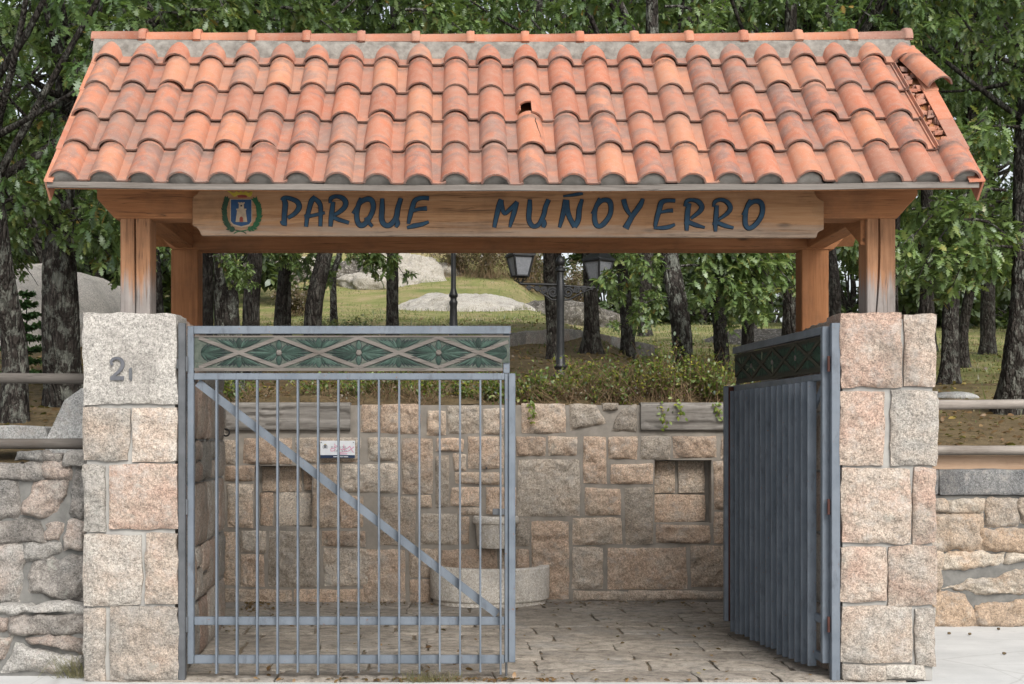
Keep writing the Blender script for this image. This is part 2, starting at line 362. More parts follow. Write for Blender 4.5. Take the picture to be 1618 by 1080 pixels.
M['letter_dark'] = simple('dark letter edge', (0.010, 0.012, 0.016), (0.02, 0.022, 0.026), 30, 0.8, 0)  # paints the engraved shade around the letters; also used for other dark details
M['crest_blue'] = simple('crest blue', (0.008, 0.032, 0.085), (0.014, 0.055, 0.13), 20, 0.6, 0)
M['crest_yellow'] = simple('crest yellow', (0.27, 0.21, 0.02), (0.38, 0.30, 0.04), 20, 0.6, 0)
M['crest_red'] = simple('crest red', (0.16, 0.03, 0.02), (0.22, 0.05, 0.03), 20, 0.7, 0)
M['crest_cream'] = simple('crest cream', (0.25, 0.19, 0.13), (0.36, 0.29, 0.21), 30, 0.7, 0)
M['wreath_dark'] = simple('wreath dark green', (0.010, 0.030, 0.015), (0.02, 0.055, 0.028), 30, 0.7, 0)
M['wreath_green'] = simple('wreath green', (0.010, 0.05, 0.02), (0.02, 0.09, 0.035), 30, 0.7, 0)
M['white_plate'] = simple('white enamel', (0.62, 0.65, 0.68), (0.72, 0.74, 0.76), 10, 0.4, 0)
M['navy'] = simple('navy stripe', (0.012, 0.025, 0.06), (0.02, 0.04, 0.09), 10, 0.5, 0)
M['ink'] = simple('dark grey print', (0.10, 0.11, 0.13), (0.17, 0.18, 0.20), 30, 0.6, 0)
M['pink_ink'] = simple('pink scribble', (0.55, 0.16, 0.30), (0.65, 0.26, 0.40), 30, 0.6, 0)
M['hole'] = simple('dark cavity', (0.008, 0.007, 0.006), (0.012, 0.011, 0.01), 10, 0.95, 0)
M['panel_field'] = simple('stained panel field', (0.035, 0.048, 0.038), (0.080, 0.092, 0.076), 30, 0.8, 0.3)
M['shaded_panel'] = wood('dark oiled panel', [(0.25, (0.020, 0.022, 0.015)), (0.5, (0.038, 0.038, 0.026)), (0.75, (0.060, 0.056, 0.040))], 'x', knots=False)  # open leaf's panel wood, darkened to paint in its shade
M['shaded_green'] = tinted('dark green paint', [(0.0, (0.010, 0.026, 0.016)), (0.5, (0.016, 0.042, 0.026)), (0.93, (0.026, 0.058, 0.038)), (1.0, (0.16, 0.17, 0.11))])  # open leaf's carving green, its shade mixed into the colour
# ------------------------------------------------------------------ stones
rng = np.random.default_rng(11)
def stone(mb, quad, fr, depth=0.12, bulge=0.025, rnd=0.12, res=0.02, amp=0.012, seed=0, mat=0, tint=None, jit=0.010, skirt=None, freq=7.0, pw=8, base=0.007):
    O, U, V, N = (np.asarray(a, float) for a in fr)
    q = np.asarray(quad, float)
    wu = max(np.linalg.norm(q[1]-q[0]), np.linalg.norm(q[2]-q[3])); wv = max(np.linalg.norm(q[3]-q[0]), np.linalg.norm(q[2]-q[1]))
    nu, nv = max(5, int(wu/res)), max(5, int(wv/res))
    e = lambda n: np.sign(np.linspace(-1, 1, n)) * (1 - (1 - np.abs(np.linspace(-1, 1, n))) ** 1.35)
    s, t = np.meshgrid(e(nu), e(nv), indexing='ij')
    s2 = s * np.sqrt(1 - rnd * t*t / 2); t2 = t * np.sqrt(1 - rnd * s*s / 2)
    a, b = (s2 + 1) / 2, (t2 + 1) / 2
    uv = ((1-a)*(1-b))[..., None]*q[0] + (a*(1-b))[..., None]*q[1] + (a*b)[..., None]*q[2] + ((1-a)*b)[..., None]*q[3]
    p3 = np.concatenate([uv, np.full(uv.shape[:2] + (1,), seed * 3.7)], -1)
    edge = np.maximum(np.abs(s), np.abs(t))[..., None] ** 2
    uv = uv + edge * jit * np.stack([fbm(p3, 9, 3, seed), fbm(p3 + 5, 9, 3, seed + 50)], -1) * 1.6
    rr = (np.abs(s) ** 6 + np.abs(t) ** 6) ** (1/6); rr = np.minimum(rr, 1)
    h = base + bulge * (1 - rr ** pw) + amp * (fbm(p3, freq, 4, seed + 9, 0.6) * 1.6) * (1 - 0.75 * rr ** 10)
    if tint is None: tint = (rng.random(), rng.random(), rng.random(), 1)
    P = O + uv[..., :1]*U + uv[..., 1:]*V + h[..., None]*N
    mb.grid(P, mat, tint)
    # skirt going back into the wall
    ring = np.concatenate([P[:, 0], P[-1, 1:], P[-2::-1, -1], P[0, -2:0:-1]])
    ctr = P.reshape(-1, 3).mean(0)
    k = 2 if skirt is None else max(2, int(depth / skirt))
    rows = [ring]
    for j in range(1, k + 1):
        x = ring - N * (depth * j / k)
        dd = ring - ctr; dd = dd - np.outer(dd @ N, N) if False else dd
        dd = dd / (np.linalg.norm(dd, axis=1)[:, None] + 1e-9)
        x = x + dd * ((fbm(x, 9, 3, seed + 3) * amp * 0.9)[:, None] + (0.006 if skirt else 0.0))
        rows.append(x)
    G = np.array(rows)                                               # (k+1, n, 3)
    mb.grid(G.transpose(1, 0, 2), mat, tint, close_u=True, flip=True)
def rect(x0, x1, y0, y1): return [(x0, y0), (x1, y0), (x1, y1), (x0, y1)]
def courses(mb, fr, u0, u1, v0, v1, hh, ww, gap=0.018, seed=0, skew=0.0, **kw):
    r = random.Random(seed); v = v0; k = 0
    while v < v1 - 0.04:
        h = r.uniform(*hh)
        if v + h > v1 - hh[0] * 0.6: h = v1 - v
        u = u0
        while u < u1 - 0.03:
            wd = r.uniform(*ww)
            if u + wd > u1 - ww[0] * 0.7: wd = u1 - u
            j = lambda: r.uniform(-skew, skew)
            if r.random() < 0.25 and h > 0.26 and wd < 0.6:
                m = v + h * r.uniform(0.4, 0.6)
                for a, b in ((v, m), (m, v + h)):
                    k += 1; stone(mb, [(u+gap/2+j(), a+gap/2+j()), (u+wd-gap/2+j(), a+gap/2+j()), (u+wd-gap/2+j(), b-gap/2+j()), (u+gap/2+j(), b-gap/2+j())], fr, seed=seed*97+k, tint=(r.random(), r.random(), r.random(), 1), **kw)
            else:
                k += 1; stone(mb, [(u+gap/2+j(), v+gap/2+j()), (u+wd-gap/2+j(), v+gap/2+j()), (u+wd-gap/2+j(), v+h-gap/2+j()), (u+gap/2+j(), v+h-gap/2+j())], fr, seed=seed*97+k, tint=(r.random(), r.random(), r.random(), 1), **kw)
            u += wd
        v += h

# ------------------------------------------------------------------ ground, pavement, passage paving
PASS_L, PASS_R = -1.79, 2.52
def terrain_z(x, d):
    x = np.asarray(x, float); d = np.asarray(d, float)
    base = 0.294 + 0.12 * np.minimum(d, 60) + 0.015 * np.maximum(d - 60, 0)
    sm = lambda e0, e1, v: (lambda k: k*k*(3-2*k))(np.clip((v - e0) / (e1 - e0), 0, 1))
    off = -(0.9 * sm(46, 58, d) + 3.0 * sm(58.5, 66, d)) * (1 - sm(1, 7, x)) + 0.12 * sm(-1.5, -3.0, x) + 0.45 * sm(2.4, 3.6, x) + 0.012 * np.maximum(d - 20, 0) * sm(2, 6, x)
    n = fbm(np.stack([x, d, x * 0], -1), 0.35, 4, 5) * 0.16
    return base - off + n * np.clip((d - 12) / 8, 0.15, 1)
def TZ(x, Y): return float(terrain_z(np.array([x]), np.array([Y + D0]))[0])

def ground_mat():
    t = NT('park ground', 0.95, 0.1)
    v = t.obj
    soil = t.ramp(t.noise(3.5, 6, 0.7), [(0.3, (0.055, 0.040, 0.024)), (0.5, (0.105, 0.078, 0.046)), (0.7, (0.17, 0.128, 0.078))])
    lit = t.ramp(t.noise(26, 3, 0.7), [(0.5, 0.0), (0.62, 0.6)])
    soil = t.mix(lit, soil, (0.20, 0.135, 0.07))
    gr = t.ramp(t.noise(0.8, 7, 0.74), [(0.32, (0.115, 0.15, 0.042)), (0.47, (0.19, 0.20, 0.072)), (0.57, (0.26, 0.22, 0.11)), (0.72, (0.32, 0.26, 0.16))])
    y = t.sepx(v, 1)
    f = t.math('ADD', t.math('MULTIPLY', t.math('SUBTRACT', y, 17.5), 0.10), t.math('MULTIPLY', t.math('SUBTRACT', t.noise(0.35, 5, 0.65), 0.5), 2.6))
    xr = t.math('MULTIPLY', t.math('SUBTRACT', t.sepx(v, 0), 3.0), 0.25, True)
    f = t.math('ADD', f, t.math('MULTIPLY', xr, 0.75))
    t.base(t.mix(t.ramp(f, [(0.0, 0.06), (0.5, 0.95)]), soil, gr)); t.bump(t.noise(30, 5, 0.7), 0.8, 0.03)
    return t.m
M['ground'] = ground_mat()
def build_ground():
    xs = np.concatenate([-np.geomspace(9.2, 160, 34)[::-1], np.linspace(-9, 9, 91), np.geomspace(9.2, 160, 34)])
    xs = np.unique(np.concatenate([xs[(np.abs(xs + 2.45) > 0.09) & (np.abs(xs - 3.02) > 0.09)], [-2.45, 3.02]]))
    ys = np.unique(np.concatenate([[0.60, 3.05, 4.85], np.linspace(0.8, 30, 100), np.geomspace(31, 900, 40)]))
    X, Y = np.meshgrid(xs, ys, indexing='ij'); Z = terrain_z(X, Y + D0)
    P = np.stack([X, Y, Z], -1)
    cx = (X[:-1, :-1] + X[1:, 1:]) / 2; cy = (Y[:-1, :-1] + Y[1:, 1:]) / 2
    mask = ~(((cx > -2.45) & (cx < 3.02) & (cy < 4.85)) | ((cx >= 3.02) & (cy < 3.05)))
    mb = MB(); mb.grid(P, 0, mask=mask)
    xx = np.linspace(-2.45, 3.02, 120); e = np.stack([np.stack([xx, xx*0 + YW_, 1.902 + 0.01 * np.sin(xx * 9)], -1) for YW_ in (4.62,)] + [np.stack([xx, xx*0 + 4.74, 1.93 + 0.02 * np.sin(xx * 7)], -1), np.stack([xx, xx*0 + 4.87, terrain_z(xx, xx*0 + 4.87 + D0) + 0.004], -1)], 1); mb.grid(e)
    tag(mb.build('ground', M['ground']), kind='structure')
build_ground()

def concrete_mat():
    t = NT('pale concrete', 0.85, 0.2)
    c = t.ramp(t.noise(2.2, 6, 0.65), [(0.3, (0.40, 0.405, 0.40)), (0.7, (0.50, 0.505, 0.495))])
    c = t.mix(t.ramp(t.noise(11, 6, 0.75), [(0.58, 0.0), (0.72, 0.35)]), c, (0.26, 0.25, 0.235))
    c = t.mix(t.ramp(t.noise(170, 2, 0.7), [(0.62, 0.0), (0.70, 0.4)]), c, (0.24, 0.235, 0.23))
    bk = t.n('TexBrick'); bk.offset = 0.5; bk.inputs['Scale'].default_value = 1.0; bk.inputs['Mortar Size'].default_value = 0.004; bk.inputs['Brick Width'].default_value = 1.6; bk.inputs['Row Height'].default_value = 1.25; t.l(t.vec(t.obj, (1, 1, 1), (0.3, 0.55, 0)), bk.inputs['Vector']); c = t.mix(t.math('MULTIPLY', bk.outputs['Fac'], 0.35), c, (0.2, 0.195, 0.185))
    cr = t.vor(0.55, t.vec(t.mix(0.12, t.obj, t.noise(1.4, 4, 0.7, col=True)), (1, 1, 0.0)), 'DISTANCE_TO_EDGE')
    c = t.mix(t.ramp(cr, [(0.0, 0.30), (0.006, 0.0)]), c, (0.16, 0.15, 0.14))
    t.base(c); t.bump(t.noise(90, 4, 0.7), 0.25, 0.004); return t.m
M['concrete'] = concrete_mat()
mb = MB()
def sheet(mb, x0, x1, y0, y1, z, n=2): 
    X, Y = np.meshgrid(np.linspace(x0, x1, n), np.linspace(y0, y1, n), indexing='ij'); mb.grid(np.stack([X, Y, X*0 + z], -1))
sheet(mb, -60, 60, -60, -0.035, -0.004); sheet(mb, 3.0, 60, -0.035, 3.0, -0.004); sheet(mb, -60, -2.2, -0.035, 0.8, -0.004)
tag(mb.build('pavement', M['concrete']), kind='structure')

def slab_mat():
    t = NT('passage slabs', 0.85, 0.22)
    r0, r1 = t.attr(0), t.attr(1)
    v = t.vec(t.obj, (1, 1.15, 1), t.comb(t.math('MULTIPLY', r0, 20), t.math('MULTIPLY', r1, 9), 0))
    c = t.ramp(t.math('ADD', t.math('MULTIPLY', t.noise(2.5, 6, 0.68, v), 0.8), t.math('MULTIPLY', r0, 0.25)), [(0.28, (0.19, 0.168, 0.142)), (0.5, (0.32, 0.284, 0.24)), (0.75, (0.42, 0.38, 0.325))])
    c = t.mix(t.ramp(t.noise(9, 6, 0.75, v), [(0.46, 0.0), (0.62, 0.75)]), c, (0.105, 0.093, 0.08))
    gsp = t.noise(70, 4, 0.75); c = t.mix(t.ramp(gsp, [(0.36, 0.5), (0.46, 0.0)]), c, (0.09, 0.08, 0.07)); c = t.mix(t.ramp(gsp, [(0.58, 0.0), (0.68, 0.4)]), c, (0.46, 0.43, 0.38))
    c = t.mix(t.ramp(t.noise(2.0, 4, 0.6), [(0.5, 0.0), (0.7, 0.5)]), c, (0.25, 0.25, 0.245))
    t.base(c); t.bump(t.noise(20, 6, 0.75, v), 0.9, 0.02); return t.m
M['slab'] = slab_mat()
M['joint_dirt'] = simple('dirt in joints', (0.10, 0.078, 0.055), (0.20, 0.165, 0.12), 20, 0.95, 0.5, 60)
def build_paving():
    mb = MB(); fr = ((0,0,0), (1,0,0), (0,1,0), (0,0,1)); r = random.Random(4)
    y = -0.03; k = 0
    while y < 4.5:
        h = r.uniform(0.36, 0.62)
        if y + h > 4.2: h = 4.56 - y
        x = -2.36
        while x < 2.93:
            wd = r.uniform(0.34, 0.85); wd = wd if x + wd < 2.6 else 2.95 - x; k += 1; sk = r.uniform(-0.05, 0.05); g = r.uniform(0.004, 0.012)
            z = r.uniform(-0.005, 0.005); jj = lambda: r.uniform(-0.018, 0.018)
            stone(mb, [(x+g+jj()*.6, y+g+abs(jj())), (x+wd-g+jj()*.6, y+g+abs(jj())), (x+wd-g+jj(), y+h-g+jj()*.5), (x+g+jj(), y+h-g+jj()*.5)], ((0,0,z),)+fr[1:], depth=0.03, bulge=0.006, rnd=0.05, res=0.035, amp=0.007, seed=k, tint=(r.random(), r.random(), 0, 1), jit=0.013, pw=14, base=0.0)
            x += wd
        y += h
    tag(mb.build('paving', M['slab']), kind='structure')
    mb = MB(); sheet(mb, -2.36, 2.96, -0.033, 4.75, -0.013); tag(mb.build('paving_bed', M['joint_dirt']), kind='structure')
build_paving()

# ------------------------------------------------------------------ stone piers that carry the gate roof
PIER_H = 2.378
def px_quad(x0, x1, y0, y1, Y, g=0.0): return rect(WX(x0, Y) + g, WX(x1, Y) - g, WZ(y1, Y) + g, WZ(y0, Y) - g)
def build_pier(side):
    left = side < 0
    if left:
        t = thing('stone_pier', 'stone pier with house number, big pale granite block on top', 'pier', ((-2.08), 0, 0), group='granite piers of the gateway')
        L = [(133,280,495,638,1),(133,204,644,728,0),(208,279,644,728,0),(133,166,735,839,0),(173,279,734,837,0),(133,223,845,956,0),(230,281,842,953,0),(133,165,961,1076,0),(174,281,958,1076,0)]
        xi0, xi1, xo = -1.795, -1.935, -2.375
    else:
        t = thing('stone_pier', 'stone pier of pink granite blocks with two pinkish blocks on top, no number', 'pier', (2.82, 0, 0), group='granite piers of the gateway')
        L = [(1328,1425,495,611,0),(1430,1478,496,611,0),(1328,1397,618,734,0),(1408,1482,616,735,0),(1329,1438,740,859,0),(1443,1478,740,858,0),(1329,1399,865,949,0),(1404,1478,863,955,0),(1329,1441,958,1047,0),(1447,1478,960,1050,0),(1330,1399,1050,1077,0),(1401,1461,1053,1074,0)]
        xi0, xi1, xo = 2.525, 2.60, 3.115
    fr = ((0, 0, 0), (1, 0, 0), (0, 0, 1), (0, -1, 0)); mb = MB()
    r = random.Random(31 if left else 77)
    for k, (x0, x1, y0, y1, pale) in enumerate(L):
        q = px_quad(x0, x1, y0, y1, 0, -0.003); j = lambda: r.uniform(-0.006, 0.006)
        q = [(a + j(), b + j()) for a, b in q]
        stone(mb, q, fr, depth=0.34, bulge=0.019 if not pale else 0.014, rnd=0.04 if pale else r.uniform(0.05, 0.12), res=0.011, amp=0.018 if not pale else 0.008, seed=300 * (1 + left) + k, mat=1 if pale else 0, skirt=0.06, tint=(r.random(), r.uniform(0.45, 1.0), r.random(), 1), freq=11)
    # inner (passage) and outer faces, behind the front blocks
    Ui = np.array([xi1 - xi0, 2.42, 0]); Ui /= np.linalg.norm(Ui); Ni = np.array([Ui[1], -Ui[0], 0]) * (1 if left else -1)
    courses(mb, ((xi0, 0.36, 0), Ui, (0, 0, 1), Ni), 0, 2.44, 0.0, PIER_H - 0.01, (0.30, 0.48), (0.35, 0.75), seed=5 if left else 6, depth=0.12, bulge=0.018, rnd=0.08, res=0.03, amp=0.010)
    courses(mb, ((xo, 0.36, 0), (0, 1, 0), (0, 0, 1), (-1 if left else 1, 0, 0)), 0, 2.44, 0.0, PIER_H - 0.01, (0.30, 0.48), (0.35, 0.75), seed=7 if left else 8, depth=0.12, bulge=0.018, rnd=0.10, res=0.04, amp=0.012)
    courses(mb, ((0, 2.80, 0), (1, 0, 0), (0, 0, 1), (0, 1, 0)), min(xi1, xo) + 0.02, max(xi1, xo) - 0.02, 0.0, PIER_H - 0.01, (0.30, 0.48), (0.25, 0.45), seed=9, depth=0.1, bulge=0.018, rnd=0.1, res=0.06, amp=0.01)
    mb.build('stonework', [M['pink_granite'], M['pale_granite']], t)
    mb = MB(); e = 0.004
    s = 1 if left else -1
    poly = [(xo + s*e, 0.012), (xi0 - s*e, 0.012), (xi1 - s*e, 2.795), (xo + s*e, 2.795)]
    if not left: poly = poly[::-1]
    mb.prism(poly, 0.0, PIER_H - 0.035, 'z')
    poly2 = [(xo + s*0.05, 0.33), (xi0 - s*0.05, 0.33), (xi1 - s*0.05, 2.75), (xo + s*0.05, 2.75)]
    if not left: poly2 = poly2[::-1]
    mb.prism(poly2, PIER_H - 0.034, PIER_H - 0.012, 'z')
    mb.build('mortar', M['mortar'], t, smooth=False)
    if left:
        Y = -0.02
        def zz(a, b): return (WX(150 + a / 13.5, -0.02), WZ(540 + b / 13.5, -0.02))
        mb = MB()
        ribbon(mb, [zz(*p) for p in [(385,495),(355,440),(390,370),(470,345),(550,365),(600,440),(590,530),(540,610),(450,690),(380,750)]], [0.016,0.018,0.018,0.018,0.020,0.024,0.024,0.021,0.019,0.016], -0.036, 0.014)
        ribbon(mb, [zz(335,775),(zz(480,772)),(zz(625,775))], [0.026,0.026,0.026], -0.0355, 0.014)
        sharp(mb.build('house_number', M['zinc'], t))['label'] = 'metal figure 2'
        mb = MB()
        P = [zz(*p) for p in [(735,575),(785,545),(800,640),(800,800),(785,835),(735,790)]]
        mb.prism(P, -0.036, -0.020, 'y'); sharp(mb.build('house_number', M['dark_steel'], t))['label'] = 'broken stub of a second figure'
    return t
def ribbon(mb, pts, wd, y, th, mat=0, step=2e-5, tint=(.5,.5,.5,1), dirn=-1, smooth_n=4, close=False):
    """a flat stroke of changing width in the x,z plane at depth y (front), th thick"""
    p = np.array(pts, float); wd = np.broadcast_to(np.asarray(wd, float), (len(p),))
    if smooth_n > 1 and len(p) > 2:                                  # Catmull-Rom
        q = np.vstack([2*p[0]-p[1], p, 2*p[-1]-p[-2]]); out = []; ow = []
        for i in range(1, len(q) - 2):
            for k in range(smooth_n):
                t = k / smooth_n
                out.append(0.5 * (2*q[i] + (q[i+1]-q[i-1])*t + (2*q[i-1]-5*q[i]+4*q[i+1]-q[i+2])*t*t + (3*q[i]-q[i-1]-3*q[i+1]+q[i+2])*t**3)); ow.append(wd[i-1]*(1-t) + wd[i]*t)
        out.append(p[-1]); ow.append(wd[-1]); p = np.array(out); wd = np.array(ow)
    T = np.gradient(p, axis=0); T /= np.linalg.norm(T, axis=1)[:, None] + 1e-9; Nn = np.stack([-T[:, 1], T[:, 0]], 1)
    a = p + Nn * wd[:, None] / 2; b = p - Nn * wd[:, None] / 2
    yy = y - step * np.arange(len(p))
    mk = lambda q, dy: np.stack([q[:, 0], yy + dy, q[:, 1]], -1)
    G = np.stack([mk(a, th), mk(a, 0), mk(b, 0), mk(b, th)], 0)
    mb.grid(G, mat, tint)
    for e, o in ((0, False), (-1, True)):
        q = [G[0][e], G[1][e], G[2][e], G[3][e]]; mb.add(q, [[0,1,2,3] if not o else [3,2,1,0]], mat, tint)
pierL = build_pier(-1); pierR = build_pier(1)

# ------------------------------------------------------------------ fountain wall at the back of the passage
YW = 4.53
def build_back_wall():
    t = thing('fountain_wall', 'squared granite retaining wall with two square niches at the back of the passage', 'stone wall', (0, YW + 0.1, 0))
    fr = ((0, YW, 0), (1, 0, 0), (0, 0, 1), (0, -1, 0)); mb = MB(); r = random.Random(8)
    c1 = lambda a, b: (340 + a / 3.271, 630 + b / 3.271); c2 = lambda a, b: (600 + a / 3.271, 630 + b / 3.271); c3 = lambda a, b: (860 + a / 3.273, 630 + b / 3.273)
    def put(cf, x0, x1, y0, y1, N=0.0, **kw):
        (X0, Y0), (X1, Y1) = cf(x0, y0), cf(x1, y1)
        fr2 = ((0, YW - N, 0),) + fr[1:]
        q = rect(WX(X0, YW) - .003, WX(X1, YW) + .003, WZ(Y1, YW) - .003, WZ(Y0, YW) + .003); j = lambda: r.uniform(-0.008, 0.008)
        q = [(a + j(), b + j()) for a, b in q]
        put.k += 1
        args = dict(depth=0.10, bulge=0.020, rnd=r.uniform(0.02, 0.07), res=0.013, amp=0.022, seed=500 + put.k, freq=12, jit=0.007, tint=(r.random(), r.uniform(0.2, 0.9), r.random(), 1)); args.update(kw)
        stone(mb, q, fr2, **args)
    put.k = 0
    for a in [(757,845,28,172),(50,125,215,335),(150,395,205,335),(410,752,200,328),(55,200,345,425),(65,198,437,665),(505,632,338,662),(650,765,500,662),(48,120,685,960),(130,260,684,788),(135,255,802,968),(278,538,684,968),(555,775,682,762),(562,812,775,968),(45,395,985,1068),(410,822,985,1068)]: put(c1, *a)
    for a in [(10,212,28,178),(245,338,62,188),(355,512,38,180),(535,640,50,182),(-60,92,196,320),(118,272,203,488),(-195,92,338,482),(293,430,203,268),(455,640,195,362),(382,440,282,368),(290,358,292,558),(368,520,452,556),(388,640,378,438),(206,264,497,556),(548,700,458,598),(0,185,506,756),(212,398,590,750),(412,520,566,604),(412,462,614,750),(700,772,618,758),(-88,132,778,1062),(152,300,778,922),(322,604,778,1000),(620,690,780,900),(704,774,778,890),(156,262,932,1062),(705,855,195,290)]: put(c2, *a)
    for a in [(-118,106,28,178),(22,168,195,290),(202,320,196,438),(333,478,195,312),(500,654,192,308),(665,890,192,303),(918,990,195,305),(-136,182,312,603),(345,560,338,438),(877,990,322,570),(210,393,462,600),(420,560,458,750),(576,856,652,748),(877,990,588,745),(-62,124,628,1040),(147,400,618,750),(144,305,768,984),(327,735,768,984),(758,990,762,970),(152,425,994,1040),(432,990,994,1040)]: put(c3, *a)
    for q in [[(135,165),(215,178),(322,122),(268,28)], [(342,164),(478,172),(478,28),(402,52)], [(298,66),(385,62),(388,24),(298,24)]]:
        put.k += 1
        qq = [(WX(c3(*p)[0], YW), WZ(c3(*p)[1], YW)) for p in q]
        if put.k % 1 == 0 and q[0][0] == 135: qq = [qq[0], qq[1], qq[2], qq[3]]; qq = [qq[0], qq[2], qq[3], (WX(c3(130, 28)[0], YW), WZ(c3(130, 28)[1], YW))]
        stone(mb, qq, fr, depth=0.1, bulge=0.028, rnd=0.12, res=0.013, amp=0.024, seed=700 + put.k, freq=9)
    # stones at the back of the two niches
    for a in [(232,438,352,478),(452,492,352,470),(228,290,492,658),(307,490,487,658)]: put(c1, *a, N=-0.152, bulge=0.008, amp=0.007, rnd=0.04, depth=0.04)
    for a in [(578,690,325,485),(704,845,322,485),(577,845,500,638)]: put(c3, *a, N=-0.152, bulge=0.008, amp=0.007, rnd=0.04, depth=0.04)
    # the stretch hidden behind the open gate leaf
    courses(mb, fr, WX(1164, YW), 3.3, 0.02, 1.90, (0.28, 0.42), (0.3, 0.6), seed=21, depth=0.1, bulge=0.024, rnd=0.16, res=0.03, amp=0.014)
    mb.build('stonework', M['wall_granite'], t)
    # mortar sheet with two openings
    n1 = (WX(c1(203, 0)[0], YW), WX(c1(500, 0)[0], YW), WZ(c1(0, 661)[1], YW), WZ(c1(0, 345)[1], YW))
    n2 = (WX(c3(570, 0)[0], YW), WX(c3(864, 0)[0], YW), WZ(c3(0, 642)[1], YW), WZ(c3(0, 316)[1], YW))
    us = [-2.6, n1[0], n1[1], n2[0], n2[1], 3.35]; zs = sorted([-0.02, n1[2], n1[3], n2[2], n2[3], 1.90]); mb = MB()
    yf, yb = YW - 0.002, YW + 0.165
    for i in range(5):
        for j in range(5):
            uc, zc = (us[i]+us[i+1])/2, (zs[j]+zs[j+1])/2
            hole = any(n[0] < uc < n[1] and n[2] < zc < n[3] for n in (n1, n2)); y = yb if hole else yf
            mb.add([(us[i],y,zs[j]),(us[i+1],y,zs[j]),(us[i+1],y,zs[j+1]),(us[i],y,zs[j+1])], [(0,1,2,3)])
    for n in (n1, n2):
        a, b, c, d = n
        mb.add([(a,yf,c),(a,yb,c),(a,yb,d),(a,yf,d)], [(0,1,2,3)]); mb.add([(b,yf,c),(b,yb,c),(b,yb,d),(b,yf,d)], [(3,2,1,0)])
        mb.add([(a,yf,c),(b,yf,c),(b,yb,c),(a,yb,c)], [(0,1,2,3)]); mb.add([(a,yf,d),(b,yf,d),(b,yb,d),(a,yb,d)], [(3,2,1,0)])
    mb.add([(-2.6,yf,1.90),(3.35,yf,1.90),(3.35,YW+0.32,1.90),(-2.6,YW+0.32,1.90)], [(0,1,2,3)])
    mb.box(-2.6, 3.35, YW + 0.175, YW + 0.32, -0.02, 1.895)
    mb.build('mortar', M['dark_mortar'], t, smooth=False)
    for x0, x1 in ((WX(c1(60,0)[0], YW), WX(c1(700,0)[0], YW)), (WX(c3(497,0)[0], YW), WX(1190, YW))):
        mb = MB(); P = []
        z0, z1 = WZ(c3(0, 166)[1], YW), 1.925
        nu = int((x1 - x0) / 0.02); us_ = np.linspace(x0, x1, nu)
        prof = [(YW + 0.13, z0), (YW - 0.03, z0 + 0.004), (YW - 0.042, z0 + 0.02), *[(YW - 0.045, z0 + (z1 - z0) * f) for f in np.linspace(0.15, 0.85, 14)], (YW - 0.042, z1 - 0.02), (YW - 0.03, z1), (YW + 0.13, z1 - 0.004)]
        G = np.array([[(u, y, z) for y, z in prof] for u in us_])
        pp = np.stack([G[..., 0] * 0.8, G[..., 2] * 14, G[..., 0] * 0], -1); cr = fbm(pp, 1.0, 4, 3)
        G[..., 1] += np.where(cr < -0.22, 0.016, 0) + fbm(G, 20, 3, 4) * 0.004
        mb.grid(G, 0, (0.3, 0.5, 0.5, 1)); mb.add(G[0], [list(range(len(prof)))]); mb.add(G[-1], [list(range(len(prof)))[::-1]])
        mb.build('timber_coping', M['old_timber'], t)
    return t
wall = build_back_wall()

# side walls closing the gap between the piers and the fountain wall
def side_wall(x, s, name_label):
    t = thing('passage_wall', name_label, 'stone wall', (x, 3.7, 0)); mb = MB()
    courses(mb, ((x, 2.86, 0), (0, 1, 0), (0, 0, 1), (s, 0, 0)), 0, 1.62, 0, 1.9, (0.28, 0.42), (0.3, 0.6), seed=41, depth=0.1, bulge=0.02, rnd=0.12, res=0.04, amp=0.012)
    mb.build('stonework', M['wall_granite'], t)
    mb = MB(); a, b = (x - 0.2, x + 0.004) if s > 0 else (x - 0.004, x + 0.2); mb.box(a, b, 2.85, YW - 0.04, 0, 1.9); mb.build('mortar', M['dark_mortar'], t, smooth=False)
side_wall(-2.34, 1, 'short granite wall between the numbered pier and the fountain wall')
side_wall(2.98, -1, 'short granite wall behind the open gate leaf')

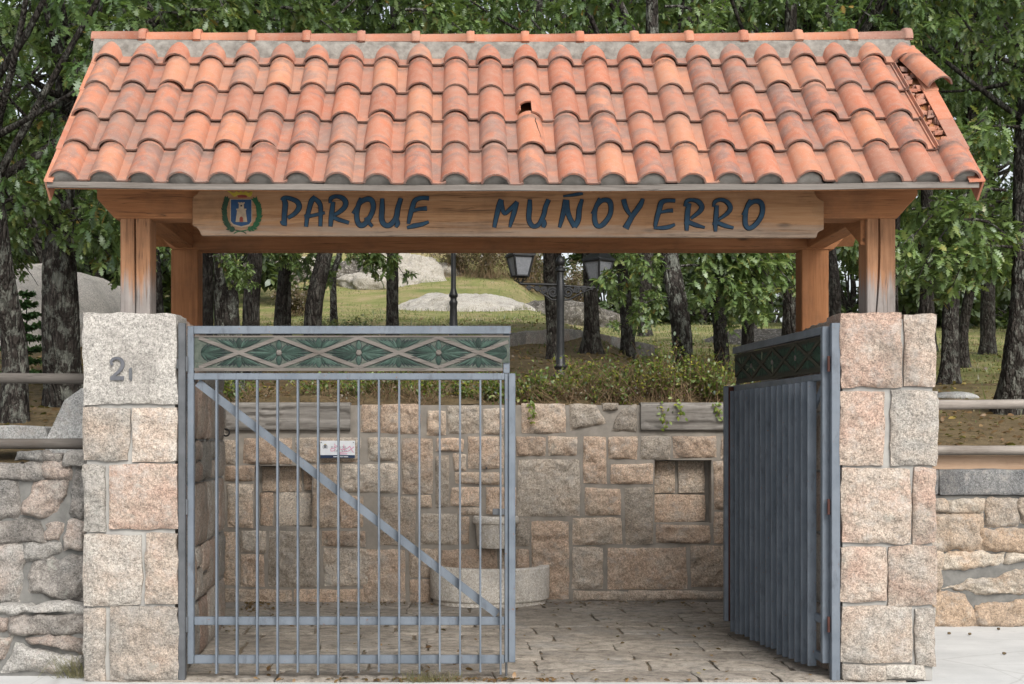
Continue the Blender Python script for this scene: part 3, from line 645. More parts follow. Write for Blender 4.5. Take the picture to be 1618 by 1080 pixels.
# ------------------------------------------------------------------ rubble walls outside the piers
def build_left_wall():
    t = thing('rubble_wall', 'grey mortared rubble wall beside the numbered pier', 'stone wall', (-5.5, 0.7, 0)); mb = MB(); r = random.Random(3)
    Yt, Yp = 0.40, 0.22
    cz = lambda a, b: (a / 2.076, 560 + b / 2.076)
    def put(q, Y, k, **kw):
        qq = [(WX(cz(*p)[0], Y), WZ(cz(*p)[1], Y)) for p in q]
        cq = np.mean(qq, 0); qq = [tuple(cq + (np.array(p_) - cq) * 1.10) for p_ in qq]
        a = dict(depth=0.12, bulge=0.04, rnd=0.14, res=0.014, amp=0.034, seed=800 + k, freq=10, jit=0.03, tint=(r.random(), r.uniform(0.15, 0.85), r.random(), 1)); a.update(kw)
        stone(mb, qq, ((0, Y, 0), (1,0,0), (0,0,1), (0,-1,0)), **a)
    B = lambda x0, x1, y0, y1: [(x0, y1), (x1, y1), (x1, y0), (x0, y0)]
    up = [B(-70,140,352,412), B(148,230,352,404), B(60,140,318,347), B(148,200,316,348), B(206,285,322,372), B(-60,60,418,535), [(66,532),(188,528),(228,412),(122,408)], [(222,532),(285,538),(285,370),(238,370)],
          B(-50,140,546,620), B(153,205,545,610), B(215,285,545,640), [(-70,805),(72,800),(78,622),(-60,632)], [(86,674),(202,650),(200,610),(84,618)], [(90,782),(285,798),(285,665),(120,660)]]
    for k, q in enumerate(up): put(q, Yt, k)
    lo = [B(-40,32,862,902), B(45,285,850,920), [(-60,1012),(4,1008),(46,930),(-60,926)], [(18,1034),(262,1046),(258,990),(60,942)], [(120,950),(285,978),(285,930),(100,928)], B(-60,285,822,848)]
    for k, q in enumerate(lo): put(q, Yp, 40 + k)
    xl = WX(-20, Yt)
    courses(mb, ((0, Yt, 0), (1,0,0), (0,0,1), (0,-1,0)), -9.0, xl - 0.05, 0.48, 1.42, (0.20, 0.34), (0.28, 0.6), gap=0.04, seed=51, skew=0.03, depth=0.12, bulge=0.045, rnd=0.35, res=0.04, amp=0.022)
    courses(mb, ((0, Yp, 0), (1,0,0), (0,0,1), (0,-1,0)), -9.0, xl - 0.12, 0.03, 0.42, (0.18, 0.24), (0.35, 0.8), gap=0.04, seed=52, skew=0.03, depth=0.12, bulge=0.045, rnd=0.35, res=0.04, amp=0.022)
    mb.build('stonework', M['rubble_granite'], t)
    mb = MB(); mb.box(-9.1, -2.37, Yt - 0.004, Yt + 0.34, 0.45, 1.40); mb.box(-9.1, -2.37, Yp - 0.004, Yt + 0.34, -0.02, 0.448)
    mb.build('mortar', M['rubble_mortar'], t, smooth=False)
def build_right_wall():
    Yt = 2.76
    t = thing('rubble_wall', 'warm tan mortared rubble wall under a dark granite coping, beside the plain pier', 'stone wall', (6, Yt + 0.2, 0)); mb = MB(); r = random.Random(13)
    cz = lambda a, b: (1440 + a / 2.247, 600 + b / 2.247)
    B = lambda x0, x1, y0, y1: [(x0, y1), (x1, y1), (x1, y0), (x0, y0)]
    st = [B(60,122,428,470), B(132,252,426,470), [(268,522),(366,515),(372,425),(264,418)], B(382,470,420,510), B(20,242,478,596), B(256,480,528,606), B(60,106,612,738), [(120,676),(318,650),(316,614),(122,614)], B(338,470,612,642), [(132,735),(300,758),(470,750),(470,658)], [(60,876),(230,872),(190,755),(60,755)], [(238,870),(470,872),(470,780),(232,798)]]
    for k, q in enumerate(st):
        qq = [(WX(cz(*p)[0], Yt), WZ(cz(*p)[1], Yt)) for p in q]; cq = np.mean(qq, 0); qq = [tuple(cq + (np.array(p_) - cq) * 1.15) for p_ in qq]
        stone(mb, qq, ((0, Yt, 0), (1,0,0), (0,0,1), (0,-1,0)), depth=0.12, bulge=0.04, rnd=0.16, res=0.014, amp=0.034, seed=900 + k, freq=10, jit=0.03, tint=(r.random(), r.uniform(0.4, 1), r.random(), 1))
    xr = WX(cz(485, 0)[0], Yt)
    courses(mb, ((0, Yt, 0), (1,0,0), (0,0,1), (0,-1,0)), xr, 12, 0.03, 1.02, (0.18, 0.30), (0.28, 0.7), gap=0.04, seed=61, skew=0.03, depth=0.12, bulge=0.045, rnd=0.35, res=0.045, amp=0.022)
    mb.build('stonework', M['warm_rubble'], t)
    mb = MB(); zc = WZ(782, Yt); mb.box(3.0, 12.1, Yt - 0.004, Yt + 0.3, -0.02, zc - 0.002); mb.build('mortar', M['rubble_mortar'], t, smooth=False)
    z1 = WZ(743, Yt); x = 3.05
    while x < 12:
        wd = random.uniform(0.9, 1.3); mb = MB()
        stone(mb, rect(x + 0.004, x + wd - 0.004, zc + 0.006, z1 + 0.005), ((0, Yt - 0.03, 0), (1,0,0), (0,0,1), (0,-1,0)), depth=0.36, bulge=0.006, rnd=0.01, res=0.02, amp=0.007, seed=int(x * 31), jit=0.004, skirt=0.09, pw=20)
        mb.build('coping_stone', M['dark_granite'], t); x += wd
build_left_wall(); build_right_wall()
# ------------------------------------------------------------------ gate leaves and their fixed posts
YG = 0.06; SG = F / (YG + D0)
gx = lambda px: (px - 296) / SG
gz = lambda py: EYE - (py - VY) / SG
class lb: _k = 0
def lobe(mb, c, ang, ln, wd, y, lift, m, mat=0, tint=None):
    """one carved leaf lobe: a pointed oval swelling out of the panel"""
    n = 7; s = np.linspace(0, 1, n); hw = wd / 2 * np.sin(np.pi * s ** 0.8) ** 0.8
    ca, sa = math.cos(ang), math.sin(ang); G = []
    for k in range(n):
        row = []
        for f, e in ((-1, 0), (-0.5, .8), (0, 0.55), (0.5, .8), (1, 0)):
            lx, lz = ln * s[k], hw[k] * f
            row.append((m * (c[0] + lx * ca - lz * sa), y - lift * e * math.sin(np.pi * min(1, s[k] * 0.9 + 0.08)) - 0.0006, c[1] + lx * sa + lz * ca))
        G.append(row)
    mb.grid(np.array(G), mat, tint or (random.random(), .5, .5, 1))
    e = 0.0035; lb._k += 1; yo = y - 0.0004 - 1e-5 * (lb._k % 40); mx = ln * 0.42
    pts = [(-e, 0), (mx * .6, -wd / 2 * .9 - e), (mx, -wd / 2 - e), (ln * .75, -wd / 2 * .7 - e), (ln + 2 * e, 0), (ln * .75, wd / 2 * .7 + e), (mx, wd / 2 + e), (mx * .6, wd / 2 * .9 + e)]
    mb.add([(m * (c[0] + a_ * ca - b_ * sa), yo, c[1] + a_ * sa + b_ * ca) for a_, b_ in pts], [list(range(8))], 1)
def make_gate(m, label, loc, rz):
    t = thing('iron_gate', label, 'gate', loc, rz, 'grey steel gate leaves')
    X = lambda a, b: (min(m*a, m*b), max(m*a, m*b))
    bx = lambda mb, x0, x1, y0, y1, z0, z1, **k: mb.box(*X(x0, x1), y0, y1, z0, z1, **k)
    mb = MB(); b = 0.003
    bx(mb, gx(297), gx(307), -0.025, 0.025, gz(1048), gz(515.2), bev=b)
    bx(mb, gx(307.2), gx(807), -0.024, 0.024, gz(527.5), gz(515), bev=b)
    bx(mb, gx(307.2), gx(797), -0.024, 0.024, gz(600), gz(589.5), bev=b)
    bx(mb, gx(307.2), gx(797), -0.012, 0.022, gz(987), gz(974), bev=b)
    bx(mb, gx(307.2), gx(797), -0.012, 0.022, gz(1048), gz(1034.5), bev=b)
    bx(mb, gx(797.2), gx(803), -0.022, 0.024, gz(1046), gz(590), bev=b)
    bx(mb, gx(795), gx(805.5), 0.004, 0.024, gz(589.3), gz(527.8), bev=b)
    sharp(mb.build('frame', M['steel'], t, local=True))
    mb = MB(); bx(mb, gx(803.2), gx(814), -0.040 if m > 0 else -0.092, 0.034, gz(1045), gz(590), bev=0.004); sharp(mb.build('latch_cover', M['steel'], t, local=True))
    if m < 0:
        mb = MB(); bx(mb, gx(798.5), gx(802.9), -0.062, -0.0225, gz(1044), gz(592)); mb.build('primer_strip', M['rust'], t, local=True)
    for k in range(15):
        mb = MB(); x = gx(344 + 31.9 * k) ; bx(mb, x - 0.0062, x + 0.0062, -0.060, 0.0, gz(1062) + 0.012 * random.uniform(-1, 1), gz(600.2), bev=0.0015)
        sharp(mb.build('bar', M['steel'], t, local=True))
    mb = MB(); a = np.array([gx(312), gz(604)]); c = np.array([gx(786), gz(970)]); d = (c - a) / np.linalg.norm(c - a); nn = np.array([-d[1], d[0]]) * 0.027
    mb.prism([(m*p[0], p[1]) for p in (a - nn, c - nn, c + nn, a + nn)], 0.004, 0.018, 'y'); mb.build('brace', M['steel'], t, smooth=False, local=True)
    mb = MB(); bx(mb, gx(778), gx(797), -0.032, -0.0125, gz(813), gz(803), bev=0.003); sharp(mb.build('latch', M['dark_steel'], t, local=True))
    mb = MB(); mb.tube([(m*gx(800), 0.0, gz(1045)), (m*gx(800), 0.0, 0.02)], 0.008, 8); sharp(mb.build('drop_rod', M['dark_steel'], t, local=True))
    if m < 0:
        mb = MB(); zc = gz(803); xx = m * gx(812); mb.tube([(xx, 0, zc), (xx - 0.05, -0.0, zc + 0.004), (xx - 0.07, 0.03, zc - 0.004), (xx - 0.075, 0.06, zc - 0.012)], 0.009, 8); mb.build('handle', M['dark_steel'], t, local=True)
    # carved wooden panel: board, raised borders and lattice, green leaf carving
    z0, z1 = gz(586), gz(530); x0, x1 = gx(307.5), gx(805)
    mb = MB(); bx(mb, x0, gx(794), -0.006, 0.003, z0, gz(573.2)); bx(mb, x0, x1, -0.006, 0.003, gz(572.8), z1)
    pn = mb.build('carved_panel', M['panel_field' if m > 0 else 'shaded_panel'], t, smooth=False, local=True)
    mb = MB(); zt, zb, zc = gz(532.8), gz(581), gz(557)
    bx(mb, x0, x1, -0.012, -0.0065, zt, z1); bx(mb, x0, gx(794), -0.012, -0.0065, z0, zb)
    nodes = [378 + 126 * k for k in range(4)]; k = 0
    def strip(ax, az, bx_, bz):
        nonlocal k
        p, q = np.array([ax, az]), np.array([bx_, bz]); d = (q - p) / np.linalg.norm(q - p); nn = np.array([-d[1], d[0]]) * 0.0115; k += 1
        mb.prism([(m*v[0], v[1]) for v in (p - nn, q - nn, q + nn, p + nn)], -0.0125 - 0.0006 * k % 0.004, -0.0062, 'y')
    for n in nodes:
        for sx, sz in ((-1, zt), (1, zt), (-1, zb), (1, zb)):
            ex = min(max(n + sx * 63, 309), 803 if sz == zt else 793); f = abs(ex - n) / 63
            strip(gx(n), zc, gx(ex), zc + (sz - zc) * f * 0.97)
    ls = mb.build('lattice', M['panel_wood' if m > 0 else 'shaded_panel'], pn, smooth=False, local=True)
    mb = MB(); px = 1 / SG; y = -0.0062
    def fan(cx, cz, base, dirs, scale=1.0):
        for a, ln, wd in dirs: lobe(mb, (cx, cz), a, ln * px * scale, wd * px * scale, y, 0.006, m)
    up, dn = R(90), R(-90)
    for c in [315 - 0] + [441, 567, 693] + [804]:
        cx = gx(c)
        sides = [1] if c < 330 else ([-1] if c > 790 else [1, -1])
        for s in sides:
            for a, ln, wd in ((0, 49, 5), (7, 44, 4.2), (-7, 44, 4.2), (13, 38, 4.2), (-13, 38, 4.2), (20, 32, 4.2), (-20, 32, 4.2), (28, 27, 4.2), (-28, 27, 4.2), (38, 22, 4.4), (-38, 22, 4.4), (52, 17, 4.6), (-52, 17, 4.6)):
                lobe(mb, (cx + s * 3 * px, zc), R(a) if s > 0 else R(180 - a), ln * px * 0.98, wd * px, y, 0.007, m)
        if len(sides) == 2:
            for s in (up, dn): lobe(mb, (cx, zc + math.copysign(4 * px, s)), s, 16 * px, 8 * px, y - 0.001, 0.006, m)
            mb.lathe((m*cx, 0, 0), [(0, 0)], 3) if False else None
    for n in nodes:
        cx = gx(n)
        for sg, zz in ((1, zt), (-1, zb)):
            top = zz - sg * 2 * px
            lobe(mb, (cx, zc + sg * 7 * px), up if sg > 0 else dn, 17 * px, 10 * px, y, 0.006, m)
            for s in (1, -1):
                if n == 756 and s > 0 and sg < 0: pass
                for ang, ln, off in ((66, 15, 3), (50, 18, 4), (38, 22, 4), (30, 27, 4.5), (24, 33, 5)):
                    a = R(ang); lobe(mb, (cx + s * off * px, zc + sg * 7.5 * px), a * sg if s > 0 else (math.pi - a) * sg, ln * px, 3.8 * px, y, 0.005, m)
    mb.build('leaf_carving', [M['green_paint' if m > 0 else 'shaded_green'], M['letter_dark']], pn, local=True)
    for c in (441, 567, 693):
        mb = MB(); an = np.linspace(0, 2*np.pi, 12, endpoint=False)
        P = np.array([[(m*(gx(c) + r*math.cos(q)), -0.006 - h, zc + r*math.sin(q)) for r, h in ((0.020, 0), (0.017, 0.010), (0.009, 0.013), (0.001, 0.013))] for q in an]); mb.grid(P, 0, close_u=True)
        mb.build('rosette_button', M['panel_wood'], pn, local=True)
    return t
make_gate(1, 'closed grey steel gate leaf with pale carved leaf panel, upright bars and diagonal brace', (WX(296, YG), YG, 0), 0)
HR = (2.437, YG, 0)
make_gate(-1, 'grey steel gate leaf swung open inwards, its carved panel toned with painted shade', HR, R(-85.2))
def gate_post(x0, x1, y0, y1, label, m):
    t = thing('gate_post', label, 'gate post', ((x0 + x1) / 2, (y0 + y1) / 2, 0), group='steel hinge posts of the gate'); mb = MB()
    mb.box(x0, x1, y0, y1, 0.0, gz(511), bev=0.003); sharp(mb.build('post', M['dark_steel'] if m > 0 else M['steel'], t))
    for z in (gz(575), gz(800), gz(985)):
        mb = MB(); xh = x1 + 0.005 if m > 0 else x0 - 0.012; mb.tube([(xh, (y0+y1)/2, z - 0.05), (xh, (y0+y1)/2, z), (xh, (y0+y1)/2, z + 0.05)], 0.010, 10); sharp(mb.build('hinge', M['rust'] if m < 0 else M['dark_steel'], t))
        mb = MB(); a, b = (x0 - 0.03, x0 - 0.0005) if m > 0 else (x1 + 0.0005, x1 + 0.012); mb.box(a, b, y0 + 0.01, y1 - 0.01, z - 0.03, z + 0.03); mb.build('wall_bracket', M['dark_steel'], t, smooth=False)
gate_post(WX(282.5, .02), WX(293.5, .02), -0.005, 0.05, 'dark steel hinge post fixed to the numbered pier', 1)
gate_post(WX(1312.5, .02), WX(1326, .02), -0.005, 0.05, 'steel hinge post with rusty hinges fixed to the plain pier', -1)

# ------------------------------------------------------------------ tiled roof on timber posts
canopy = thing('gate_canopy', 'clay tiled canopy roof on four timber posts above the gateway', 'roof', (0.36, 1.06, 0))
TH = R(42); CT, ST = math.cos(TH), math.sin(TH); E0 = np.array([0, -0.29, 3.170]); SP = 0.2464; X0T = -2.452 - 0.083; RUN = 1.35; SL = RUN / CT
def slope_pt(u, v, h, back=False):
    u, v, h = np.broadcast_arrays(np.asarray(u, float), v, h)
    y = E0[1] + v * CT - h * ST; z = E0[2] + v * ST + h * CT
    if back: y = 2 * (E0[1] + RUN) - y
    z = z - 0.022 * (1 - ((u - 0.38) / 2.95) ** 2)                   # the old roof sags a little
    return np.stack([u, y, z], -1)
CAPW, CAPH, TK = 0.184, 0.072, 0.012
def tile(mb, c, r, kind='full', back=False, missing=None, ln=0.455, shift=(0, 0, 0), rot=0.0, tint=None, L=0.39, v0=None, lift=0.0):
    nv = 7; vs = np.linspace(0, ln, nv)
    a = np.linspace(0, 1, 15); cu = a * CAPW; ch = CAPH * np.sin(np.pi * a) ** 0.56
    if kind == 'cap': pu, ph = cu, ch
    elif kind == 'pan':
        pu = np.array([0.166, 0.182, 0.188, 0.205, 0.222, 0.226, 0.232, 0.238, 0.243, 0.250, 0.256]); ph = np.array([0.0, 0, 0, 0, 0, 0.012, 0.012, 0, 0, 0.022, 0.022])
    else:
        pu = np.concatenate([cu, [0.190, 0.206, 0.228, 0.2464, 0.262]]); ph = np.concatenate([ch, [0.0, -0.001, -0.001, 0.0, 0.008]])
    if tint is None: tint = (random.random(), random.random() ** 1.3)
    tp = 1 - 0.06 * vs / ln                                          # narrows up the slope
    U = np.where(pu[:, None] < CAPW + 0.001, CAPW / 2 + (pu[:, None] - CAPW / 2) * tp[None, :], pu[:, None])
    H = ph[:, None] * (0.90 + 0.10 * tp[None, :]) + 0.027 * (1 - vs[None, :] / ln) + lift
    du = np.gradient(pu); dh = np.gradient(ph); nl = np.hypot(du, dh); nu_, nh = -dh / nl, du / nl
    Vv = np.broadcast_to(vs, U.shape)
    if rot:
        c0 = CAPW / 2; U, Vv = c0 + (U - c0) * math.cos(rot) - (Vv - ln) * math.sin(rot), ln + (U - c0) * math.sin(rot) + (Vv - ln) * math.cos(rot)
    bu = X0T + c * SP + shift[0]; bv = (r * L if v0 is None else v0) + shift[1]; bh = shift[2]
    top = slope_pt(bu + U, bv + Vv, bh + H, back); bot = slope_pt(bu + U - nu_[:, None] * TK, bv + Vv, bh + H - nh[:, None] * TK, back)
    tt = np.zeros(U.shape + (4,)); tt[..., 0] = tint[0]; tt[..., 1] = tint[1]; tt[..., 2] = Vv + r * 0.39; tt[..., 3] = U / SP
    mask = None
    if missing is not None: mask = missing
    mb.grid(top, 0, tt, mask=mask); mb.grid(bot, 0, tt, mask=mask, flip=True)
    for e, fl in ((0, True), (-1, False)):
        if mask is not None and e == 0:
            for i in range(len(pu) - 1):
                if mask[i, 0]: mb.add([top[i,0], top[i+1,0], bot[i+1,0], bot[i,0]], [[0,1,2,3]], 0, tt[i,0])
            continue
        lt = np.stack([tt[:, e], tt[:, e]], 1).copy(); lt[..., 0] *= 0.6; lt[..., 1] = 0.95; mb.grid(np.stack([top[:, e], bot[:, e]], 1), 0, lt, flip=fl)
    for e in (0, -1): mb.grid(np.stack([top[e], bot[e]], 1), 0, np.stack([tt[e], tt[e]], 1))
    if mask is not None:                                             # broken edges
        for i in range(mask.shape[0]):
            for j in range(mask.shape[1]):
                if mask[i, j]: continue
                for (p, q, ii, jj) in (((i,j+1),(i+1,j+1), i, j+1), ((i,j),(i,j+1), i-1, j), ((i+1,j),(i+1,j+1), i+1, j)):
                    if 0 <= ii < mask.shape[0] and 0 <= jj < mask.shape[1] and mask[ii, jj]:
                        mb.add([top[p], top[q], bot[q], bot[p]], [[0,1,2,3]], 0, tt[p])
def build_roof():
    mb = MB(); loose = []
    for c in range(24):
        for r in range(5):
            kind = 'cap' if c == 23 else 'full'; ln = 0.455 if r < 4 else 0.262
            sh = (random.gauss(0, 0.004), random.gauss(0, 0.009), random.gauss(0, 0.002)); rt = random.gauss(0, 0.010)
            if c == 23 and r in (1, 2, 3): continue
            if c == 22 and r in (1, 2, 3):
                tile(mb, c, r, 'cap', shift=sh, rot=rt, ln=ln); tile(mb, c, r, 'pan', shift=sh, ln=ln); continue
            if c == 12 and r in (1, 2): continue
            tile(mb, c, r, kind, shift=sh, rot=rt, ln=ln)
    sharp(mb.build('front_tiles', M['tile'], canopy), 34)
    mb = MB()
    for c in range(24):
        for r in range(5): tile(mb, c, r, 'cap' if c == 23 else 'full', back=True, shift=(random.gauss(0, .003), random.gauss(0, .005), 0), ln=0.455 if r < 4 else 0.235)
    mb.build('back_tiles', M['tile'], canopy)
    # the broken tile with a missing corner and the cracked, lifted one below it
    mk = np.ones((19, 6), bool); mk[1:8, 0] = False; mk[2:7, 1] = False; mk[4:8, 1] = False; mk[5:7, 2] = True; mk[0:3, 0] = False
    mb = MB(); tile(mb, 12, 2, missing=mk, tint=(0.6, 0.25)); mb.build('broken_tile', M['tile'], canopy)['label'] = 'roof tile with a broken out corner'
    mb = MB(); tile(mb, 12, 1, shift=(-0.004, -0.012, 0.006), rot=0.012, tint=(0.75, 0.05), ln=0.44)
    pt = lambda a, v: slope_pt(X0T + 12 * SP + a * CAPW, 0.39 + v, CAPH * math.sin(math.pi * a) ** 0.56 + 0.020 * (1 - v / 0.455) + 0.0075)
    o = mb.build('broken_tile', M['tile'], canopy); o['label'] = 'cracked bright orange roof tile below the hole'
    mb = MB(); cp = [pt(a, v) for a, v in ((0.70, 0.33), (0.67, 0.29), (0.72, 0.24), (0.74, 0.19), (0.80, 0.13), (0.82, 0.07), (0.85, 0.02))]; mb.tube(cp, 0.0028, 5); mb.build('crack', M['hole'], o)
    mb = MB(); tile(mb, 23, 3, 'cap', shift=(0.02, -0.03, 0.035), rot=0.20, tint=(0.72, 0.45), ln=0.47); mb.build('slipped_tile', M['tile'], canopy)['label'] = 'roof tile slipped sideways over the verge'
    mb = MB(); rr_ = np.random.default_rng(3)
    for k in range(70):
        u, v = X0T + 23 * SP + rr_.uniform(0.02, 0.15), rr_.uniform(0.42, 1.5); s_ = rr_.uniform(0.008, 0.028); p_ = slope_pt(u, v, -0.012 + s_ * 0.3)
        q_ = rr_.normal(size=(8, 3)) * 0.25 + np.array([(a, b, c) for a in (-1, 1) for b in (-1, 1) for c in (-.6, .6)]); mb.add(p_ + q_ * s_, [(0,1,3,2),(4,6,7,5),(0,4,5,1),(2,3,7,6),(0,2,6,4),(1,5,7,3)], 0, (rr_.random(), rr_.random() * 1.3, 0.12, 0.5))
    mb.build('tile_rubble', M['tile'], canopy, smooth=False)['kind'] = 'stuff'
    # ridge
    yr = E0[1] + RUN; zr = 4.442
    sag = lambda x: -0.022 * (1 - ((x - 0.38) / 2.95) ** 2)
    seg = (1437 - 148) / F * (yr + D0) / 15; xr = WX(148, yr)
    mb = MB()
    for k in range(15):
        x0 = xr + k * seg - 0.004; x1 = x0 + seg + 0.004; tt = (random.random(), random.random() * 0.7, k * 0.39 + 0.12, 0.5)
        rings = []
        a = np.linspace(-0.05, math.pi + 0.05, 13)
        for x, rr in ((x0, 0.066), (x0 + seg * 0.86, 0.072), (x0 + seg * 0.865, 0.086), (x0 + seg * 0.93, 0.092), (x1, 0.088)):
            rings.append([(x, yr + rr * math.cos(q), zr + sag(x) + rr * math.sin(q)) for q in a])
        P = np.array(rings); mb.grid(P, 0, tt); P2 = P.copy(); P2[..., 1] = yr + (P[..., 1] - yr) * 0.87; P2[..., 2] = zr - 0.012 + (P[..., 2] - zr) * 0.87; mb.grid(P2, 0, tt, flip=True)
        for e in (0, -1): mb.grid(np.stack([P[e], P2[e]], 1), 0, tt)
    mb.build('ridge_tiles', M['tile'], canopy)
    mb = MB(); xs = np.linspace(xr + 0.02, WX(1432, yr), 160); prof = [(-0.125, -0.190), (-0.115, -0.125), (-0.095, -0.045), (-0.060, 0.006), (0.060, 0.006), (0.095, -0.045), (0.115, -0.125), (0.125, -0.190)]
    G = np.array([[(x, yr + a, zr + b + sag(x)) for a, b in prof] for x in xs]); G[..., 1:] += (fbm(G, 14, 4, 2) * 0.010)[..., None]
    mb.grid(G); mb.add(G[0], [list(range(8))]); mb.add(G[-1], [list(range(8))[::-1]]); mb.build('ridge_mortar', M['ridge_mortar'], canopy)
    # deck, verge tiles, eave
    xl, xq = WX(75, -.3), WX(1546, -.3)
    mb = MB()
    for back in (False, True):
        us = np.linspace(xl + 0.03, xq - 0.03, 20)
        T_ = slope_pt(us[:, None], np.array([0.0, SL])[None, :], -0.022, back); B_ = slope_pt(us[:, None], np.array([0.0, SL])[None, :], -0.042, back)
        mb.grid(T_); mb.grid(B_, flip=True); mb.grid(np.stack([T_[:, 0], B_[:, 0]], 1)); mb.grid(np.stack([T_[0], B_[0]], 1)); mb.grid(np.stack([T_[-1], B_[-1]], 1))
    mb.build('roof_deck', M['timber_y'], canopy, smooth=False)
    us = np.linspace(xl, xq, 60)
    mb = MB(); ring = []
    for u in us:
        s = float(sag(u)); w_ = 0.003 * math.sin(u * 5)
        ring.append([(u, -0.312, 3.118 + s + w_ + 0.022), (u, -0.312, 3.170 + s + w_ + 0.006), (u, -0.292, 3.171 + s + 0.006), (u, -0.292, 3.118 + s + 0.022)])
    G = np.array(ring).transpose(1, 0, 2); mb.grid(G, close_u=True); mb.add(G[:, 0], [[0,1,2,3]]); mb.add(G[:, -1], [[3,2,1,0]])
    sharp(mb.build('eave_board', M['eave_wood'], canopy))
    mb = MB(); us = np.linspace(xl + 0.02, xq - 0.02, 200)
    def fill(u): f = ((u - X0T) % SP) / CAPW; return (CAPH * math.sin(math.pi * f) ** 0.56 - 0.006) if 0.02 < f < 0.98 and u < X0T + 23 * SP + CAPW else -0.012
    us = np.linspace(xl + 0.02, xq - 0.02, 700)
    G = np.array([[slope_pt(u, v, h) for v, h in ((0.032, -0.03), (0.030, max(-0.02, fill(u) * 0.5)), (0.036, fill(u)), (0.09, fill(u)), (0.10, -0.03))] for u in us]).reshape(len(us), 5, 3); G[..., 1] += fbm(G, 16, 3, 8) * 0.01
    mb.grid(G); mb.build('eave_mortar', M['eave_grey'], canopy)
    for side, ux in ((-1, X0T - 0.010), (1, X0T + 23 * SP + CAPW + 0.004)):
        mb = MB()
        for r in range(5):
            v0, v1 = r * 0.39 - 0.02, min(r * 0.39 + 0.42, SL); tt = (random.random(), random.random() * 0.5, r * 0.39 + 0.12, 0.5); o_ = side * 0.012 * (1 if r % 2 else 0.6)
            a = [slope_pt(ux + o_, v0, 0.035), slope_pt(ux + o_, v1, 0.025), slope_pt(ux + o_, v1, -0.10), slope_pt(ux + o_ - side * 0.006, v0, -0.115)]
            b = [p - np.array([side * 0.013, 0, 0]) for p in a]
            mb.add(a + b, [[0,1,2,3],[7,6,5,4],[0,4,5,1],[1,5,6,2],[2,6,7,3],[3,7,4,0]], 0, tt)
            c_ = [slope_pt(ux + o_, v0, 0.036), slope_pt(ux + o_, v1, 0.026), slope_pt(ux + o_ - side * (0.055 if side < 0 else 0.10), v1, 0.022), slope_pt(ux + o_ - side * (0.055 if side < 0 else 0.10), v0, 0.032)]
            d_ = [p - np.array([0, 0, 0.011]) for p in c_]
            mb.add(c_ + d_, [[0,1,2,3],[7,6,5,4],[0,4,5,1],[1,5,6,2],[2,6,7,3],[3,7,4,0]], 0, tt)
        mb.build('verge_tiles', M['tile'], canopy, smooth=False)
    for k in range(8):
        x = -2.3 + k * 0.76
        for back in (False, True):
            mb = MB(); q = [slope_pt(x + dx, v, h, back) for dx in (-0.035, 0.035) for v in (0.42, SL) for h in (-0.05, -0.13)]
            mb.add(q, [(0,1,3,2),(4,6,7,5),(0,4,5,1),(2,3,7,6),(0,2,6,4),(1,5,7,3)]); mb.build('rafter', M['timber_y'], canopy, smooth=False)
M['eave_grey'] = simple('grey eave mortar', (0.19, 0.183, 0.168), (0.30, 0.29, 0.268), 12, 0.95, 0.5, 60)
build_roof()
